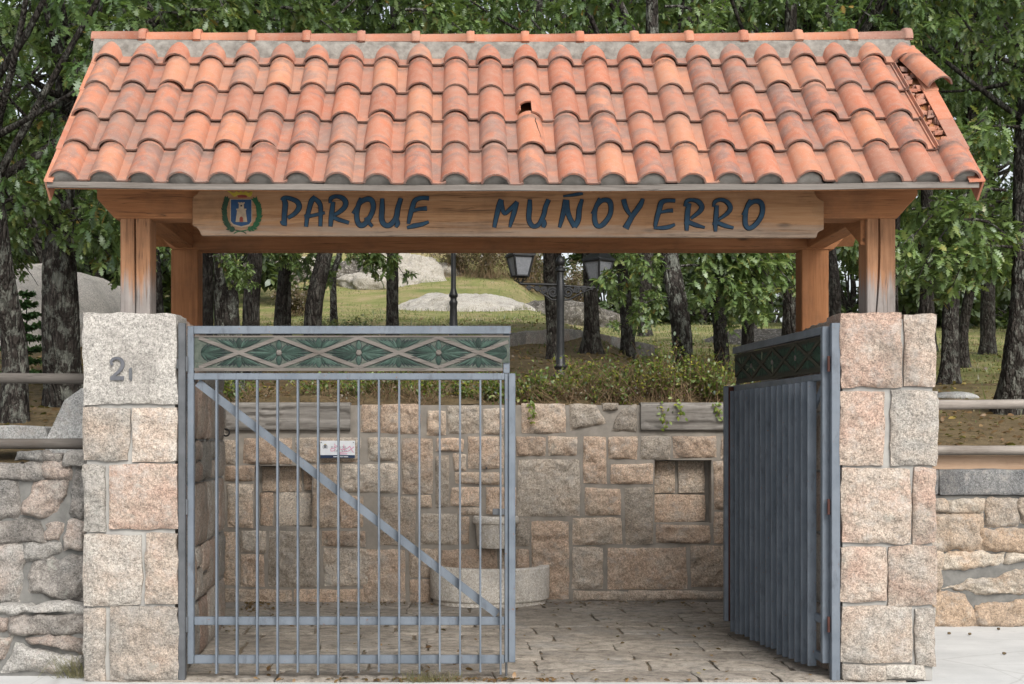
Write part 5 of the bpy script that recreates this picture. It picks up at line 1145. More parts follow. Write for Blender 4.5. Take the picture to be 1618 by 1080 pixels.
M['vine_leaf'] = leaf_mat('vine leaf', [(0.0, (0.05, 0.085, 0.018)), (0.5, (0.10, 0.15, 0.025)), (0.85, (0.17, 0.22, 0.03)), (1.0, (0.26, 0.25, 0.03))])
M['needle'] = leaf_mat('fir needle', [(0.0, (0.05, 0.12, 0.045)), (0.6, (0.09, 0.19, 0.07)), (1.0, (0.15, 0.26, 0.09))])
M['grass'] = leaf_mat('grass blade', [(0.0, (0.085, 0.125, 0.03)), (0.4, (0.15, 0.18, 0.05)), (0.7, (0.24, 0.20, 0.09)), (1.0, (0.36, 0.29, 0.16))])
M['brush'] = leaf_mat('dry brush', [(0.0, (0.10, 0.07, 0.045)), (0.5, (0.19, 0.135, 0.085)), (0.8, (0.16, 0.16, 0.06)), (1.0, (0.27, 0.21, 0.13))])
M['dead_leaf'] = leaf_mat('fallen leaf', [(0.0, (0.085, 0.045, 0.02)), (0.5, (0.17, 0.095, 0.042)), (0.85, (0.28, 0.17, 0.08)), (1.0, (0.40, 0.32, 0.06))])
M['stalk'] = simple('dry stalk', (0.14, 0.09, 0.05), (0.28, 0.20, 0.12), 9, 0.9, 0)
def bark_mat():
    t = NT('oak bark', 0.95, 0.12)
    v = t.vec(t.obj, (1, 1, 0.30)); cr = t.vor(21.0, t.mix(0.10, v, t.noise(6, 4, 0.7, v, col=True)), 'DISTANCE_TO_EDGE')
    n = t.noise(11, 6, 0.7, v)
    c = t.ramp(n, [(0.3, (0.016, 0.013, 0.011)), (0.5, (0.042, 0.036, 0.032)), (0.72, (0.10, 0.09, 0.08))])
    c = t.mix(t.ramp(cr, [(0.02, 0.6), (0.12, 0.0)]), c, (0.010, 0.009, 0.008))
    li = t.noise(10.0, 7, 0.76, t.vec(t.obj, (1, 1, 0.7)))
    am = t.math('MULTIPLY', t.ramp(li, [(0.50, 0.0), (0.57, 0.95)]), t.ramp(t.attr(0), [(0.0, 0.1), (1.0, 1.0)]))
    c = t.mix(am, c, t.ramp(n, [(0.3, (0.10, 0.105, 0.092)), (0.7, (0.25, 0.26, 0.225))]))
    t.base(c); t.bump(t.math('ADD', t.math('MULTIPLY', t.math('MINIMUM', cr, 0.3), 3.0), n), 0.9, 0.035); return t.m
M['bark'] = bark_mat()
OUT_X = np.array([0, .10, .20, .30, .39, .50, .59, .70, .79, .90, 1.0]); OUT_W = np.array([.02, .04, .17, .055, .26, .065, .30, .075, .20, .07, .0])
def add_leaves(mb, pos, dirn, nor, size, tint, simple_=False, mat=0, droop=0.25):
    """many lobed leaves at once: position, direction, normal, length, tint per leaf"""
    n = len(pos); dirn = dirn / (np.linalg.norm(dirn, axis=1)[:, None] + 1e-9); side = np.cross(nor, dirn); side /= np.linalg.norm(side, axis=1)[:, None] + 1e-9; up = np.cross(dirn, side)
    ox, ow = (OUT_X, OUT_W) if not simple_ else (np.array([0, .3, .65, 1.0]), np.array([.03, .24, .25, .0]))
    k = len(ox); V = np.empty((n, 2 * k, 3))
    for s, o in ((1, 0), (-1, k)):
        off = ox[None, :, None] * dirn[:, None] + (s * ow)[None, :, None] * side[:, None] + (-droop * ox ** 2 + 0.12 * ow)[None, :, None] * up[:, None]
        V[:, o:o + k] = pos[:, None] + off * size[:, None, None]
    i = np.arange(k - 1); q = np.stack([i, i + 1, k + i + 1, k + i], -1)
    Fq = (np.arange(n)[:, None, None] * 2 * k + q[None]).reshape(-1, 4)
    T = np.repeat(tint, 2 * k, axis=0)
    mb.add(V.reshape(-1, 3), Fq, mat, T)
def rnd_dirs(n, r): v = r.normal(size=(n, 3)); return v / np.linalg.norm(v, axis=1)[:, None]
def spray_leaves(mb, c, r, n_tw, n_lf, tw_len, size, outward=None, simple_=False, hue=0.5, twigs=True):
    """a cluster: twigs fanning out from c, leaves along each and a tuft at the tip"""
    P, Dn, Nn, Tn = [], [], [], []
    for _ in range(n_tw):
        d = rnd_dirs(1, r)[0] * 0.8 + (outward if outward is not None else 0) * 0.8 + np.array([0, 0, -0.25]); d /= np.linalg.norm(d)
        ln = tw_len * r.uniform(0.6, 1.15); e = c + d * ln + np.array([0, 0, -0.25 * ln])
        f = r.uniform(0.25, 1.0, n_lf) ** 0.7
        p = c + d * ln * f[:, None] + np.array([0, 0, -0.25 * ln]) * (f ** 2)[:, None]
        ld = rnd_dirs(n_lf, r) * 0.9 + d * 0.55 + np.array([0, 0, -0.30]); P.append(p); Dn.append(ld)
        Nn.append(rnd_dirs(n_lf, r) * 0.55 + np.array([0, 0, 1.0]))
        if twigs: mb.add([c, c + (0.008, 0, 0.008), e], [(0, 1, 2)], 1)
    P = np.concatenate(P); n = len(P); t = np.zeros((n, 4)); t[:, 0] = np.clip(r.normal(hue, 0.20, n), 0, 0.96); t[r.random(n) < 0.012, 0] = 1.0; t[:, 1] = np.clip(r.normal(0.5, 0.2, n), 0, 1); t[:, 3] = 1
    add_leaves(mb, P, np.concatenate(Dn), np.concatenate(Nn), size * r.uniform(0.7, 1.25, n), t, simple_)
def crown_mesh(seed, rad, n_blob, per_blob, n_tw, n_lf, size, tw_len, simple_, blob_r, leaf='oak_leaf', limbs=True, shell=0.55, hue=0.42):
    r = np.random.default_rng(seed); mb = MB(); rad = np.array(rad)
    for b in range(n_blob):
        d = rnd_dirs(1, r)[0]; d[2] = d[2] * 0.8; c = d * rad * r.uniform(shell, 1.0); h = np.clip(r.normal(hue, 0.13), 0.1, 0.8)
        if limbs:
            a = np.array([0, 0, -rad[2] * r.uniform(0.5, 1.0)]); m = (a + c) / 2 + np.array([0, 0, -0.1 * rad[2]]) + rnd_dirs(1, r)[0] * 0.25
            tt = np.linspace(0, 1, 7)[:, None]; path = a * (1-tt)**2 + 2*m*tt*(1-tt) + c * tt**2; mb.tube(path, np.linspace(0.045, 0.010, 7) * rad[0] / 2.6, 5, 1, (.4, .5, .5, 1), caps=False)
        for k in range(per_blob):
            q = c + r.normal(size=3) * blob_r * np.array([1, 1, 0.75]); spray_leaves(mb, q, r, n_tw, n_lf, tw_len, size, (q - 0) / (np.linalg.norm(q) + 1e-6), simple_, h + r.normal() * 0.06)
    o = mb.build('crown', [M[leaf], M['bark']]); me = o.data; bpy.data.objects.remove(o); return me
CROWN = [crown_mesh(100 + k, (2.5, 2.5, 2.1), 15, 8, 5, 17, 0.112, 0.47, False, 0.50) for k in range(4)]
FAR = [crown_mesh(200 + k, (2.6, 2.6, 2.3), 22, 6, 5, 9, 0.25, 0.5, True, 0.5, leaf='far_leaf', limbs=True) for k in range(2)]
def branch_mesh(seed):
    r = np.random.default_rng(seed); mb = MB(); tt = np.linspace(0, 1, 8)[:, None]; e = np.array([0.9, 0.1, -0.55]); path = np.array([0, 0, 0]) * (1-tt)**2 + 2 * np.array([0.5, 0, 0.1]) * tt * (1-tt) + e * tt**2
    mb.tube(path, np.linspace(0.016, 0.004, 8), 5, 1, caps=False)
    for k in range(15): 
        f = r.uniform(0.2, 1); q = path[int(f * 7)] + r.normal(size=3) * (0.12, 0.16, 0.10); spray_leaves(mb, q, r, 3, 12, 0.24, 0.108, np.array([0.6, 0, -0.3]), False, 0.62)
    o = mb.build('leafy_branch', [M['oak_leaf'], M['bark']]); me = o.data; bpy.data.objects.remove(o); return me
BRANCH = [branch_mesh(300 + k) for k in range(3)]
def put_mesh(name, me, par, loc, rz=0.0, sc=(1, 1, 1), rx=0.0, label=None):
    o = bpy.data.objects.new(name, me); C.objects.link(o); o.parent = par; b = ROOT[par]; o.location = tuple(np.array(loc) - b); o.rotation_euler = (rx, 0, rz); o.scale = sc if isinstance(sc, tuple) else (sc,) * 3
    if label: o['label'] = label
    ROOT[o] = b; return o
def trunk_mb(path, rad, seed, flare=1.5, lichen=0.4, n=40):
    p = np.array(path, float); s = np.concatenate([[0], np.cumsum(np.linalg.norm(np.diff(p, axis=0), axis=1))]); L = s[-1]; k = max(12, int(L / 0.06)); ss = np.linspace(0, L, k)
    P = np.stack([np.interp(ss, s, p[:, i]) for i in range(3)], -1)
    ker = np.ones(9) / 9
    for i in range(2): P[:, i] = np.convolve(np.pad(P[:, i], 4, 'edge'), ker, 'valid')
    f = ss / L; rr = rad * (1 - 0.45 * f) + rad * (flare - 1) * np.exp(-ss / 0.22)
    an = np.linspace(0, 2*np.pi, n, endpoint=False); A, K = np.meshgrid(an, np.arange(k), indexing='ij')
    nz = fbm(np.stack([np.cos(A) * 2, np.sin(A) * 2, ss[K] * 0.9], -1), 1.0, 3, seed) * 0.16 + np.maximum(0, fbm(np.stack([np.cos(A) * 1.3, np.sin(A) * 1.3, ss[K] * 0.4], -1), 1.0, 2, seed + 3)) * 0.9 * np.exp(-ss[K] / 0.25) * (flare - 1)
    ridge = -np.abs(fbm(np.stack([np.cos(A) * 5, np.sin(A) * 5, ss[K] * 6.0], -1), 1.0, 4, seed + 9)) * 0.17
    q = rr[K] * (1 + nz + ridge); mb = MB()
    mb.grid(np.stack([P[K, 0] + q * np.cos(A), P[K, 1] + q * np.sin(A), P[K, 2]], -1), 0, (lichen, .5, .5, 1), close_u=True); return mb
NT_ = [0]
def tree(label, px, d, wpx, pts, lichen=0.35, crown=True, cs=1.0, ch=None, branches=(), flare=1.5, cv=None, shift=(0, 0, 0), kind='oak_tree', group='oaks of the park'):
    """trunk through photo pixels pts [(x, y)...] at distance d; the crown sits at its top"""
    NT_[0] += 1; i = NT_[0]; Y = d - D0; b = gp(px, d); t = thing(kind, label, 'tree', tuple(b), group=group)
    path = [b + (0, 0, -0.12)] + [np.array([WX(a, Y), Y + 0.25 * math.sin(i * 2.1 + k), WZ(c, Y)]) for k, (a, c) in enumerate(pts)]
    rad = wpx / F * d / 2
    trunk_mb(path, rad, i * 13, flare, lichen).build('trunk', M['bark'], t)
    r = random.Random(i * 5)
    top = np.array(path[-1]) if ch is None else np.array([path[-1][0], path[-1][1], b[2] + ch])
    if crown: put_mesh('crown', CROWN[(i if cv is None else cv) % 4], t, top + np.array(shift), r.uniform(0, 6.28), (cs * r.uniform(.95, 1.1), cs * r.uniform(.95, 1.1), cs * r.uniform(.95, 1.15)))
    for k, (bx, by, dd, rz, sc) in enumerate(branches): put_mesh('leafy_branch', BRANCH[(i + k) % 3], t, W(bx, by, dd - D0), rz, sc)
    return t
# ------------------------------------------------------------------ the oaks, placed by where their trunks stand in the photo
PI = math.pi
tree('oak at the left edge of the photo, dark trunk beside the fir sapling', 20, d_at(22, 668), 44, [(14,560),(2,430),(-4,300),(-14,100),(-24,-60)], 0.6, cs=0.95, branches=[(30,310,15,0.3,.9),(20,290,14.5,-0.5,1.0),(-30,390,15.5,0.5,.7),(60,120,15,0.2,1.2),(10,40,15,.4,1.2)])
tree('thick lichened oak trunk standing right behind the numbered pier', 108, d_at(104, 640), 60, [(106,560),(104,440),(92,340),(96,200),(100,80),(108,-80)], 0.75, cs=1.0, branches=[(115,330,14,-0.3,1.0),(150,375,14,-0.1,.75),(60,330,14.5,3.3,.9),(90,60,14,-.4,1.2),(60,200,14.4,2.9,1.1),(110,350,14.3,-0.6,.9)])
tree('oak leaning left behind the left end of the tiled roof', 248, 20.5, 27, [(246,470),(230,330),(200,180),(162,20),(150,-120)], 0.3, cs=0.9, branches=[(258,410,18,0.3,.6),(180,10,13.5,0.1,1.1),(250,20,13.5,0.2,1.0)])
tree('slim dark oak just right of the left back post', 326, 20, 20, [(325,440),(326,330),(330,100),(330,-60)], 0.1, cs=.9)
tree('grey lichened oak trunk above the left end of the closed gate', 362, 15.3, 42, [(362,480),(361,400),(358,250),(350,60),(345,-90)], 1.0, cs=.95, branches=[(330,405,14.6,0.4,.55),(300,15,13.2,0.4,1.1)])
tree('dark oak close against the grey lichened trunk', 397, 17.5, 28, [(397,470),(400,400),(404,250),(410,60),(415,-60)], 0.15, cs=.9, branches=[(415,385,17,0.2,.6)])
tree('dark oak leaning right, third trunk from the grey lichened one', 438, 20.5, 21, [(440,500),(452,410),(462,300),(480,100),(490,-40)], 0.2, cs=.9, branches=[(450,405,20,0.2,.7),(430,12,13.6,0.2,1.0)])
tree('dark oak with a swollen foot above the closed gate', 497, 18, 30, [(496,505),(505,450),(515,400),(525,300),(540,100),(545,-60)], 0.2, cs=.95, flare=1.25, branches=[(548,380,17,0.1,.8),(545,400,17,-0.4,.5)])
tree('pale thin twin trunk far behind the swollen foot oak', 528, 31, 12, [(526,430),(536,400),(545,300),(555,150)], 0.8, cs=.8)
tree('oak trunk behind the left lantern of the lamp', 874, d_at(880, 568), 21, [(876,530),(868,450),(865,400),(862,250),(856,80),(850,-60)], 0.5, cs=1.0)
tree('dark oak trunk behind the right lantern of the lamp', 934, d_at(934, 558), 24, [(933,510),(930,430),(930,390),(926,250),(930,80),(930,-60)], 0.3, cs=.95, flare=1.9, branches=[(640,15,14,0.2,1.0)])
tree('slim dark oak trunk, first to the right of the lamp', 992, d_at(992, 563), 21, [(993,520),(988,450),(987,400),(980,250),(975,60),(985,-80)], 0.4, cs=.95, branches=[(960,375,18,0.1,.45)])
tree('slim dark oak trunk, second to the right of the lamp', 1018, d_at(1018, 531), 20, [(1020,480),(1024,410),(1020,250),(1015,60),(1010,-60)], 0.2, cs=.9)
tree('pale grey leaning oak rising out of the wall shrubs', 1076, 15.2, 34, [(1075,560),(1066,480),(1056,400),(1046,250),(1035,60),(1030,-60)], 0.95, cs=1.0, flare=1.25, branches=[(1062,375,14.2,-0.2,1.0),(1095,385,14,-0.1,1.0),(1075,420,14,0.0,.9),(1110,440,13.9,0.1,.75),(1130,390,14.1,-0.3,.9),(1050,395,14,2.6,.7),(1065,470,14.1,2.9,.6),(1150,375,14.4,-.5,.8)])
tree('dark oak trunk right of the pale leaning one', 1141, d_at(1141, 585), 23, [(1140,540),(1136,450),(1132,400),(1125,250),(1120,60),(1115,-60)], 0.25, cs=.95, branches=[(1165,400,16.5,-0.2,.9),(1190,390,16.5,-.4,.8)])
tree('short looking dark oak in the gap left of the right back post', 1184, d_at(1184, 524), 20, [(1185,470),(1187,400),(1192,250),(1195,60),(1200,-60)], 0.05, cs=.9)
tree('thick dark oak just left of the right back post', 1246, 17.5, 33, [(1246,470),(1245,400),(1250,250),(1255,60),(1258,-60)], 0.5, cs=1.0, branches=[(1225,425,16,2.8,.8),(1230,395,16,3.2,.9),(1050,10,13.6,0.2,1.0)])
tree('dark oak between the two right posts', 1322, 19, 19, [(1321,450),(1318,380),(1315,250),(1310,60),(1310,-60)], 0.2, cs=.95, branches=[(1320,385,17,0.1,.8),(1330,370,17,-.5,.8)])
tree('thin dark oak hugging the right front post', 1421, 20, 12, [(1420,450),(1418,330),(1414,150),(1412,0)], 0.2, cs=.85)
tree('dark oak above the two pinkish top blocks of the plain pier', 1457, 21.5, 24, [(1457,470),(1460,400),(1464,300),(1470,100),(1475,-60)], 0.1, cs=1.0, branches=[(1450,370,18,-.4,1.1),(1440,330,17,0.0,1.0)])
tree('dark oak leaning right with a flared foot beyond the right fence', 1500, d_at(1500, 607), 28, [(1503,560),(1510,480),(1518,390),(1527,300),(1535,120),(1540,-60)], 0.5, cs=1.0, flare=1.8, branches=[(1500,380,18,-.5,1.1),(1530,340,17.5,.1,1.2),(1480,340,17,-.4,1.2)])
tree('slender oak leaning right behind the flared one', 1523, d_at(1524, 581), 18, [(1527,520),(1536,440),(1545,330),(1552,150),(1555,0)], 0.2, cs=.9)
tree('thick oak leaning right at the right edge of the photo', 1586, d_at(1588, 652), 48, [(1594,590),(1608,480),(1620,380),(1630,250),(1640,60),(1645,-60)], 0.55, cs=1.0, flare=1.35, branches=[(1570,380,15,3.4,1.0),(1600,390,14.8,3.0,1.1),(1560,350,15,3.6,1.2),(1590,300,15,3.0,1.2),(1610,200,15,3.1,1.2)])
# trees hidden behind the roof, and outside the frame to both sides, that complete the wood
for k, (px, d, lab) in enumerate([(620, 24, 'oak whose leafy top shows above the left half of the roof ridge'), (880, 26, 'oak with leaves above the roof ridge right of its middle'), (1180, 23, 'oak with leaves above the right half of the roof ridge'), (1380, 22, 'oak leafing out behind the right end of the roof ridge'), (1660, 21, 'oak just outside the right edge of the photo'), (-70, 22, 'oak just outside the left edge of the photo'), (450, 23, 'oak whose leaves show above the left third of the ridge')]):
    tree(lab, px, d, 20, [(px, 380), (px + 5, 200), (px, -40 + 60 * (k % 2))], 0.3, cs=1.15)
# a second, farther rank
far = [(60, 40, 'pale green tree far behind the granite dome'), (150, 37, 'bushy pale tree beyond the right end of the granite dome'), (230, 42, 'distant tree left of the left back post'), (960, 62, 'distant green tree behind the right lantern'), (1040, 66, 'distant green tree behind the pale leaning oak'), (1110, 60, 'distant green tree left of the short looking oak'), (1215, 64, 'distant pale tree in the gap by the right back post'), (1345, 55, 'distant pale tree between the right posts'), (1430, 52, 'distant yellowish tree beside the right front post'), (1480, 58, 'distant yellowish tree above the plain pier'), (1570, 60, 'distant tree between the leaning oaks'), (1625, 54, 'distant tree at the right edge'), (0, 46, 'distant tree at the left edge'), (1750, 45, 'distant tree just outside the right edge'), (1900, 40, 'distant tree well outside the right edge'), (2080, 44, 'outermost distant tree beyond the right edge'), (-160, 42, 'distant tree well outside the left edge'), (-330, 40, 'outermost distant tree beyond the left edge'), (330, 50, 'distant tree behind the slim dark oaks on the left')]
for k, (px, d, lab) in enumerate(far):
    b = gp(px, d); t = thing('distant_tree', lab, 'tree', tuple(b), group='far rank of trees'); r = random.Random(k)
    hh = 2.0 if k not in (0, 1) else 2.4
    trunk_mb([b + (0, 0, -0.1), b + (0.1, 0, 1.5), b + (0.0, 0, hh)], 0.16, 900 + k, 1.3, 0.3, 12).build('trunk', M['bark'], t)
    put_mesh('crown', FAR[k % 2], t, b + (0, 0, hh), r.uniform(0, 6.28), (1.3, 1.3, 1.15))
# upper canopy of the near wood: more crowns above and between, each on its own tree farther back
for k, (px, d, ztop, lab) in enumerate([(-20, 30, 8.5, 'tall oak high behind the left edge'), (300, 33, 10.2, 'tall oak high behind the left end of the ridge'), (1300, 31, 9.8, 'tall oak above the right end of the ridge'), (1560, 31, 8.8, 'tall oak high in the right upper corner'), (70, 31, 7.4, 'oak filling the gaps left of the roof'), (1470, 33, 9.0, 'oak behind the slipped tile at the right verge'), (1640, 27, 7.2, 'oak filling the gaps at the right edge')]):
    x = (px - VX) / F * d; b = np.array([x, d - D0, TZ(x, d - D0)]); t = thing('oak_tree', lab, 'tree', tuple(b), group='oaks of the park'); r = random.Random(50 + k)
    trunk_mb([b + (0, 0, -0.1), b + (r.uniform(-.2, .2), 0, (ztop - b[2]) * 0.5), (x, d - D0, ztop)], 0.17, 950 + k, 1.4, 0.3, 14).build('trunk', M['bark'], t)
    put_mesh('crown', CROWN[k % 4], t, (x, d - D0, ztop), r.uniform(0, 6.28), (1.25, 1.25, 1.1))

# ------------------------------------------------------------------ fir sapling
def build_fir():
    d = d_at(45, 606); b = gp(42, d); Hh = (606 - 462) / F * d; t = thing('fir_sapling', 'small young fir with tiered branches at the left edge', 'tree', tuple(b)); mb = MB()
    mb.tube([b, b + (0, 0, Hh)], [0.022, 0.004], 8, 0, (.2, .5, .5, 1)); mb.build('trunk', M['bark'], t)
    r = np.random.default_rng(5); mb = MB(); P, D_, N_, = [], [], []
    zs = np.linspace(0.10, 0.95, 8)
    for i, f in enumerate(zs):
        nb = 6; ln = (1 - f) * 0.40 + 0.07
        for k in range(nb):
            a = 2*np.pi*k/nb + i * 0.7 + r.uniform(-.2, .2); dv = np.array([math.cos(a), math.sin(a), 0.12 + 0.5 * f]); e = ln * r.uniform(0.8, 1.1)
            m = int(34 * e / 0.3) + 14; s = r.uniform(0.08, 1, m); c0 = b + (0, 0, f * Hh)
            droop = np.stack([s * 0, s * 0, -0.15 * s * s * e * 1.2], -1); sd = np.array([-dv[1], dv[0], 0])
            sw = r.uniform(-1, 1, m) * 0.20 * (1 - s) * e + 0
            p = c0 + dv * (s * e)[:, None] + droop + sd * sw[:, None]; P.append(p); D_.append(dv * 0.8 + sd * np.sign(sw)[:, None] * 0.8 + r.normal(size=(m, 3)) * 0.3); N_.append(np.tile([0, 0, 1.0], (m, 1)) + r.normal(size=(m, 3)) * 0.3)
            mb.tube([c0, c0 + dv * e + (0, 0, -0.15 * e)], [0.006, 0.002], 4, 1, caps=False)
    P = np.concatenate(P); n = len(P); tt = np.ones((n, 4)); tt[:, 0] = r.random(n); tt[:, 1] = r.random(n)
    dd = np.concatenate(D_); N2 = np.concatenate(N_)
    for j in range(2):
        add_leaves(mb, P + r.normal(size=P.shape) * 0.008, dd + r.normal(size=P.shape) * 0.45, N2, np.full(n, 0.055), tt, True, 0, 0.1)
    mb.build('crown', [M['needle'], M['bark']], t)
build_fir()

# ------------------------------------------------------------------ shrubs, creepers, grass, fallen leaves
def twiggy(mb, base, h, spread, n_st, n_lf, size, r, hue, lean=(0, 0), mat_leaf=0, mat_st=1, simple_=True):
    P, D_ = [], []
    for _ in range(n_st):
        a = r.uniform(0, 6.28); e = base + np.array([math.cos(a) * spread * r.random() + lean[0], math.sin(a) * spread * r.random() + lean[1], h * r.uniform(0.5, 1.1)])
        m = (base + e) / 2 + np.array([0, 0, 0.12 * h]); b0 = base + np.array([r.normal() * spread * .25, r.normal() * spread * .25, -0.02])
        tt = np.linspace(0, 1, 5)[:, None]; path = b0 * (1-tt)**2 + 2*m*tt*(1-tt) + e*tt**2
        mb.tube(path, np.linspace(0.005, 0.002, 5), 3, mat_st, (r.random(), .5, .5, 1), caps=False)
        f = r.uniform(0.25, 1, n_lf)[:, None]; P.append(b0 * (1-f)**2 + 2*m*f*(1-f) + e*f**2 + r.normal(size=(n_lf, 3)) * size * 0.7); D_.append(r.normal(size=(n_lf, 3)) + np.array([0, 0, .2]))
    P = np.concatenate(P); n = len(P); t = np.ones((n, 4)); t[:, 0] = np.clip(r.normal(hue, 0.25, n), 0, 1); t[:, 1] = r.random(n)
    add_leaves(mb, P, np.concatenate(D_), rnd_dirs(n, r) * 0.6 + np.array([0, -0.3, 0.9]), size * r.uniform(0.6, 1.3, n), t, simple_, mat_leaf)
def build_undergrowth():
    r = np.random.default_rng(9); mb = MB()
    for k in range(330):                                             # green creeper along the whole wall top, patchy and taller to the right
        x = r.uniform(-2.2, 3.1); y = YW + r.uniform(0.16, 1.1); z = 1.90 if y < YW + 0.32 else max(1.88, TZ(x, y))
        px = VX + x * F / (y + D0); pn = float(fbm(np.array([[x * 1.0, y, 0]]), 1.7, 3, 12)[0])
        tall = min(max((px - 820) / 220, 0), 1)
        if r.random() > 0.30 + 1.1 * pn + 0.30 * tall: continue
        hgt = r.uniform(0.09, 0.24) * (1 + 0.75 * tall) * (1 + pn)
        twiggy(mb, np.array([x, y, z]), hgt, 0.18 + 0.08 * r.random(), 5, int(8 + 9 * r.random()), 0.038, r, 0.62 + 0.35 * pn + 0.1 * r.normal(), lean=(r.normal() * .08, -0.05))
    tag(mb.build('undergrowth', [M['vine_leaf'], M['stalk']]), kind='stuff')
    mb = MB()
    for k in range(210):                                             # dry stalks mixed in
        x = r.uniform(-2.2, 3.1) if k % 2 else r.uniform(1.2, 2.9); y = YW + r.uniform(0.18, 0.8); twiggy(mb, np.array([x, y, 1.90]), r.uniform(0.12, 0.30) * (1.35 if x > 1.2 else 0.9), 0.26, 5, 3, 0.028, r, 0.5, lean=(r.normal() * .12, -0.06))
    tag(mb.build('dry_stalks', [M['brush'], M['stalk']]), kind='stuff')
    for k, (px, y, h_, lab) in enumerate([(1042, 0.55, 0.62, 'dark green shrub at the foot of the pale leaning oak'), (840, 0.35, 0.34, 'yellow green shrub on the wall beside the closed gate edge'), (1130, 0.30, 0.42, 'straggly yellow green shrub beside the open gate leaf'), (775, 0.35, 0.34, 'yellow green shrub behind the top right corner of the closed gate'), (365, 0.40, 0.36, 'bright green shrub on the left end of the fountain wall'), (985, 0.9, 0.40, 'dark low shrub right of the lamp foot')]):
        Y = YW + y; b = np.array([WX(px, Y), Y, 1.88]); mb = MB(); twiggy(mb, b, h_, 0.30, 26, 16, 0.042, r, 0.6 if k not in (0, 5) else 0.15, lean=(0, -0.03)); tag(mb.build('leafy_shrub', [M['vine_leaf'], M['stalk']]), lab, 'shrub', 'shrubs on top of the fountain wall')
    for k, (px, py, lab) in enumerate([(1052, 660, 'longest yellow green creeper strand hanging over the right timber coping'), (1076, 640, 'short creeper strand hanging at the middle of the right timber coping'), (1138, 648, 'creeper strand hanging near the open gate leaf'), (845, 642, 'creeper strand hanging just right of the closed gate')]):
        mb = MB(); Y = YW - 0.06; a = np.array([WX(px - 14, YW + .1), YW + 0.12, 1.95]); m_ = np.array([WX(px - 8, Y), Y - 0.04, 1.95]); e = np.array([WX(px, Y), Y - 0.03, WZ(py + 18, Y)])
        tt = np.linspace(0, 1, 8)[:, None]; path = a*(1-tt)**2 + 2*m_*tt*(1-tt) + e*tt**2; mb.tube(path, 0.0025, 4, 1, caps=False)
        n = 26; f = r.uniform(0.35, 1, n)[:, None]; p = a*(1-f)**2 + 2*m_*f*(1-f) + e*f**2 + r.normal(size=(n, 3)) * 0.022; t = np.ones((n, 4)); t[:, 0] = np.clip(r.normal(.75, .15, n), 0, 1)
        add_leaves(mb, p, r.normal(size=(n, 3)) + (0, 0, -.6), rnd_dirs(n, r) * .5 + (0, -1, .4), np.full(n, 0.045), t, True, 0); tag(mb.build('creeper_strand', [M['vine_leaf'], M['stalk']]), lab, 'creeper', 'creeper strands hanging over the wall')
    for k, (px, d, h_, w_, lab) in enumerate([(770, 57, 2.1, 1.9, 'dry brown brush behind the rock outcrop, left of the left lantern'), (830, 58, 2.3, 2.0, 'dry brown brush behind the left lantern'), (720, 58, 2.0, 1.7, 'dry brown brush behind the plain lamp pole'), (905, 60, 2.0, 1.9, 'dry brown brush between the two lanterns'), (470, 44, 0.9, 0.9, 'reddish dry brush by the leaning trunks on the left'), (540, 26, 0.35, 0.9, 'low green shrub at the lawn edge above the closed gate')]):
        b = gp(px, d); mb = MB(); twiggy(mb, b, h_, w_, 200 if k < 4 else 90, 16, 0.10 if k < 5 else 0.07, r, 0.35 if k < 5 else 0.4); tag(mb.build('dry_shrub' if k < 5 else 'low_shrub', [M['brush'] if k < 5 else M['grass'], M['stalk']]), lab, 'shrub')
    # grass on the lawn
    mb = MB(); N = 52000; d = 15 + 45 * r.random(N) ** 0.8; px = r.uniform(-40, 1660, N); x = (px - VX) / F * d; y = d - D0
    f = (y - 14.0) * 0.10 + fbm(np.stack([x, y, x * 0], -1), 0.45, 4, 77) * 1.9 - 0.35 + 0.5 * np.clip((x - 3) * 0.25, 0, 1); keep = (f > r.random(N) * 0.8) & (y > 5.0) & ~((x < -3.2) & (d > 20) & (d < 34)); keep |= (r.random(N) < 0.12) & (y > 6)
    x, y = x[keep], y[keep]; z = terrain_z(x, y + D0); n = len(x); P = np.stack([x, y, z], -1); dv = r.normal(size=(n, 3)) * 0.35 + (0, 0, 1); sd = rnd_dirs(n, r) * (1, 1, 0); hh = (r.uniform(0.025, 0.075, n) * (1 + 1.1 * (r.random(n) < 0.12)))[:, None]
    V = np.stack([P - sd * 0.014, P + sd * 0.014, P + dv * hh], 1); tt = np.ones((n, 3, 4)); tt[..., 0] = np.clip(r.normal(0.42, 0.25, n), 0, 1)[:, None]; tt[..., 1] = r.random(n)[:, None]
    mb.add(V.reshape(-1, 3), np.arange(3 * n).reshape(-1, 3), 0, tt.reshape(-1, 4)); tag(mb.build('grass', M['grass']), kind='stuff')
    # fallen oak leaves under the trees
    mb = MB(); N = 9000; d = 12 + 26 * r.random(N) ** 1.2; px = r.uniform(-40, 1660, N); x = (px - VX) / F * d; y = d - D0
    keep = ~((x > -2.6) & (x < 3.2) & (y < 4.95)) & ~((x >= 3.0) & (y < 3.1)); x, y = x[keep], y[keep]; n = len(x); P = np.stack([x, y, terrain_z(x, y + D0) + 0.012], -1); t = np.ones((n, 4)); t[:, 0] = np.clip(r.normal(0.55, .22, n), 0, .95); t[:, 1] = r.random(n)
    add_leaves(mb, P, r.normal(size=(n, 3)) * (1, 1, .25), r.normal(size=(n, 3)) * .4 + (0, 0, 1), r.uniform(0.05, 0.11, n), t, True, 0, 0.4); tag(mb.build('fallen_leaves', M['dead_leaf']), kind='stuff')
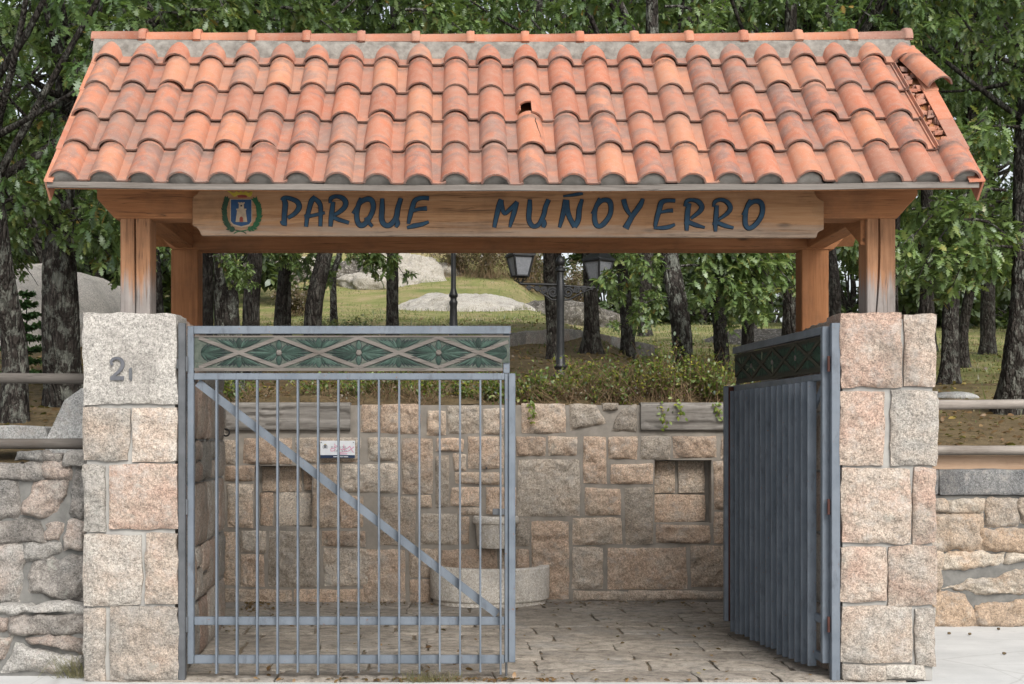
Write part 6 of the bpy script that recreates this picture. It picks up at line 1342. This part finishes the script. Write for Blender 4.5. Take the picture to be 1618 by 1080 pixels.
    # small litter on the paving and pavement
    mb = MB(); N = 640; x = r.uniform(-1.75, 2.4, N); y = np.abs(r.normal(0, 1, N)) * -0.0 + r.uniform(0.1, 4.4, N); y[:150] = 4.42 - np.abs(r.normal(0, 0.12, 150)); x[150:190] = -1.9 + np.abs(r.normal(0, .1, 40)); y[150:190] = r.uniform(2.2, 4.4, 40)
    x[190:330] = r.normal(0.05, 0.42, 140); y[190:330] = r.normal(0.0, 0.022, 140); x[330:420] = -1.95 + np.abs(r.normal(0, .13, 90)); y[330:420] = 4.43 - np.abs(r.normal(0, .35, 90)); x[420:470] = r.uniform(-1.7, 2.4, 50); y[420:470] = r.normal(0.0, 0.03, 50)
    P = np.stack([x, y, np.full(N, 0.016)], -1); t = np.ones((N, 4)); t[:, 0] = np.clip(r.normal(0.3, .25, N), 0, 1)
    add_leaves(mb, P, r.normal(size=(N, 3)) * (1, 1, .2), r.normal(size=(N, 3)) * .3 + (0, 0, 1), r.uniform(0.015, 0.055, N), t, True, 0, 0.4); tag(mb.build('leaf_litter', M['dead_leaf']), kind='stuff')
    # dry grass tufts
    for px, Y, n_, lab in ((672, -0.04, 110, 'tuft of dry grass and a curled leaf under the closed gate'), (705, -0.03, 60, 'small dry grass tuft below the right half of the closed gate'), (122, 0.12, 120, 'dry grass tuft at the foot of the grey rubble wall')):
        mb = MB(); b = np.array([WX(px, Y), Y, 0.0])
        if px > 700: b[0] += 0.02
        hh = 0.09 if px > 200 else 0.20
        for k in range(n_):
            p = b + np.array([r.normal() * 0.08, r.normal() * 0.02, 0]); e = p + np.array([r.normal() * hh * .6, -abs(r.normal()) * hh * .3, hh * r.uniform(.2, 1)]); m_ = (p + e) / 2 + (0, 0, hh * .2)
            mb.add([p - (0.0015, 0, 0), p + (0.0015, 0, 0), m_ + (0.0012, 0, 0), m_ - (0.0012, 0, 0), e], [(0, 1, 2, 3), (3, 2, 4)], 0, (r.uniform(.6, 1), r.random(), .5, 1))
        tag(mb.build('grass_tuft', M['brush']), lab, 'grass tuft')
    for k, (px, py, lab) in enumerate([(1500, 1002, 'acorn lying nearest the plain pier on the pale pavement'), (1532, 1003, 'largest dark acorn on the pale pavement'), (1578, 995, 'acorn farthest back on the pale pavement'), (1587, 1034, 'yellowish acorn nearest the kerbside on the pale pavement')]):
        d = EYE * F / (py - VY); c = np.array([(px - VX) / F * d, d - D0, 0.010]); mb = MB(); an = r.uniform(0, 6.28); ax = np.array([math.cos(an), math.sin(an), 0.0])
        mb.tube([c - ax * 0.015, c - ax * 0.013, c - ax * .006, c + ax * .006, c + ax * .012, c + ax * .015], [0.003, 0.008, 0.010, 0.0095, 0.005, 0.001], 10); tag(mb.build('acorn', M['acorn']), lab, 'acorn', 'acorns on the pavement')
M['acorn'] = simple('acorn', (0.05, 0.035, 0.02), (0.12, 0.085, 0.04), 40, 0.6, 0.1)
build_undergrowth()
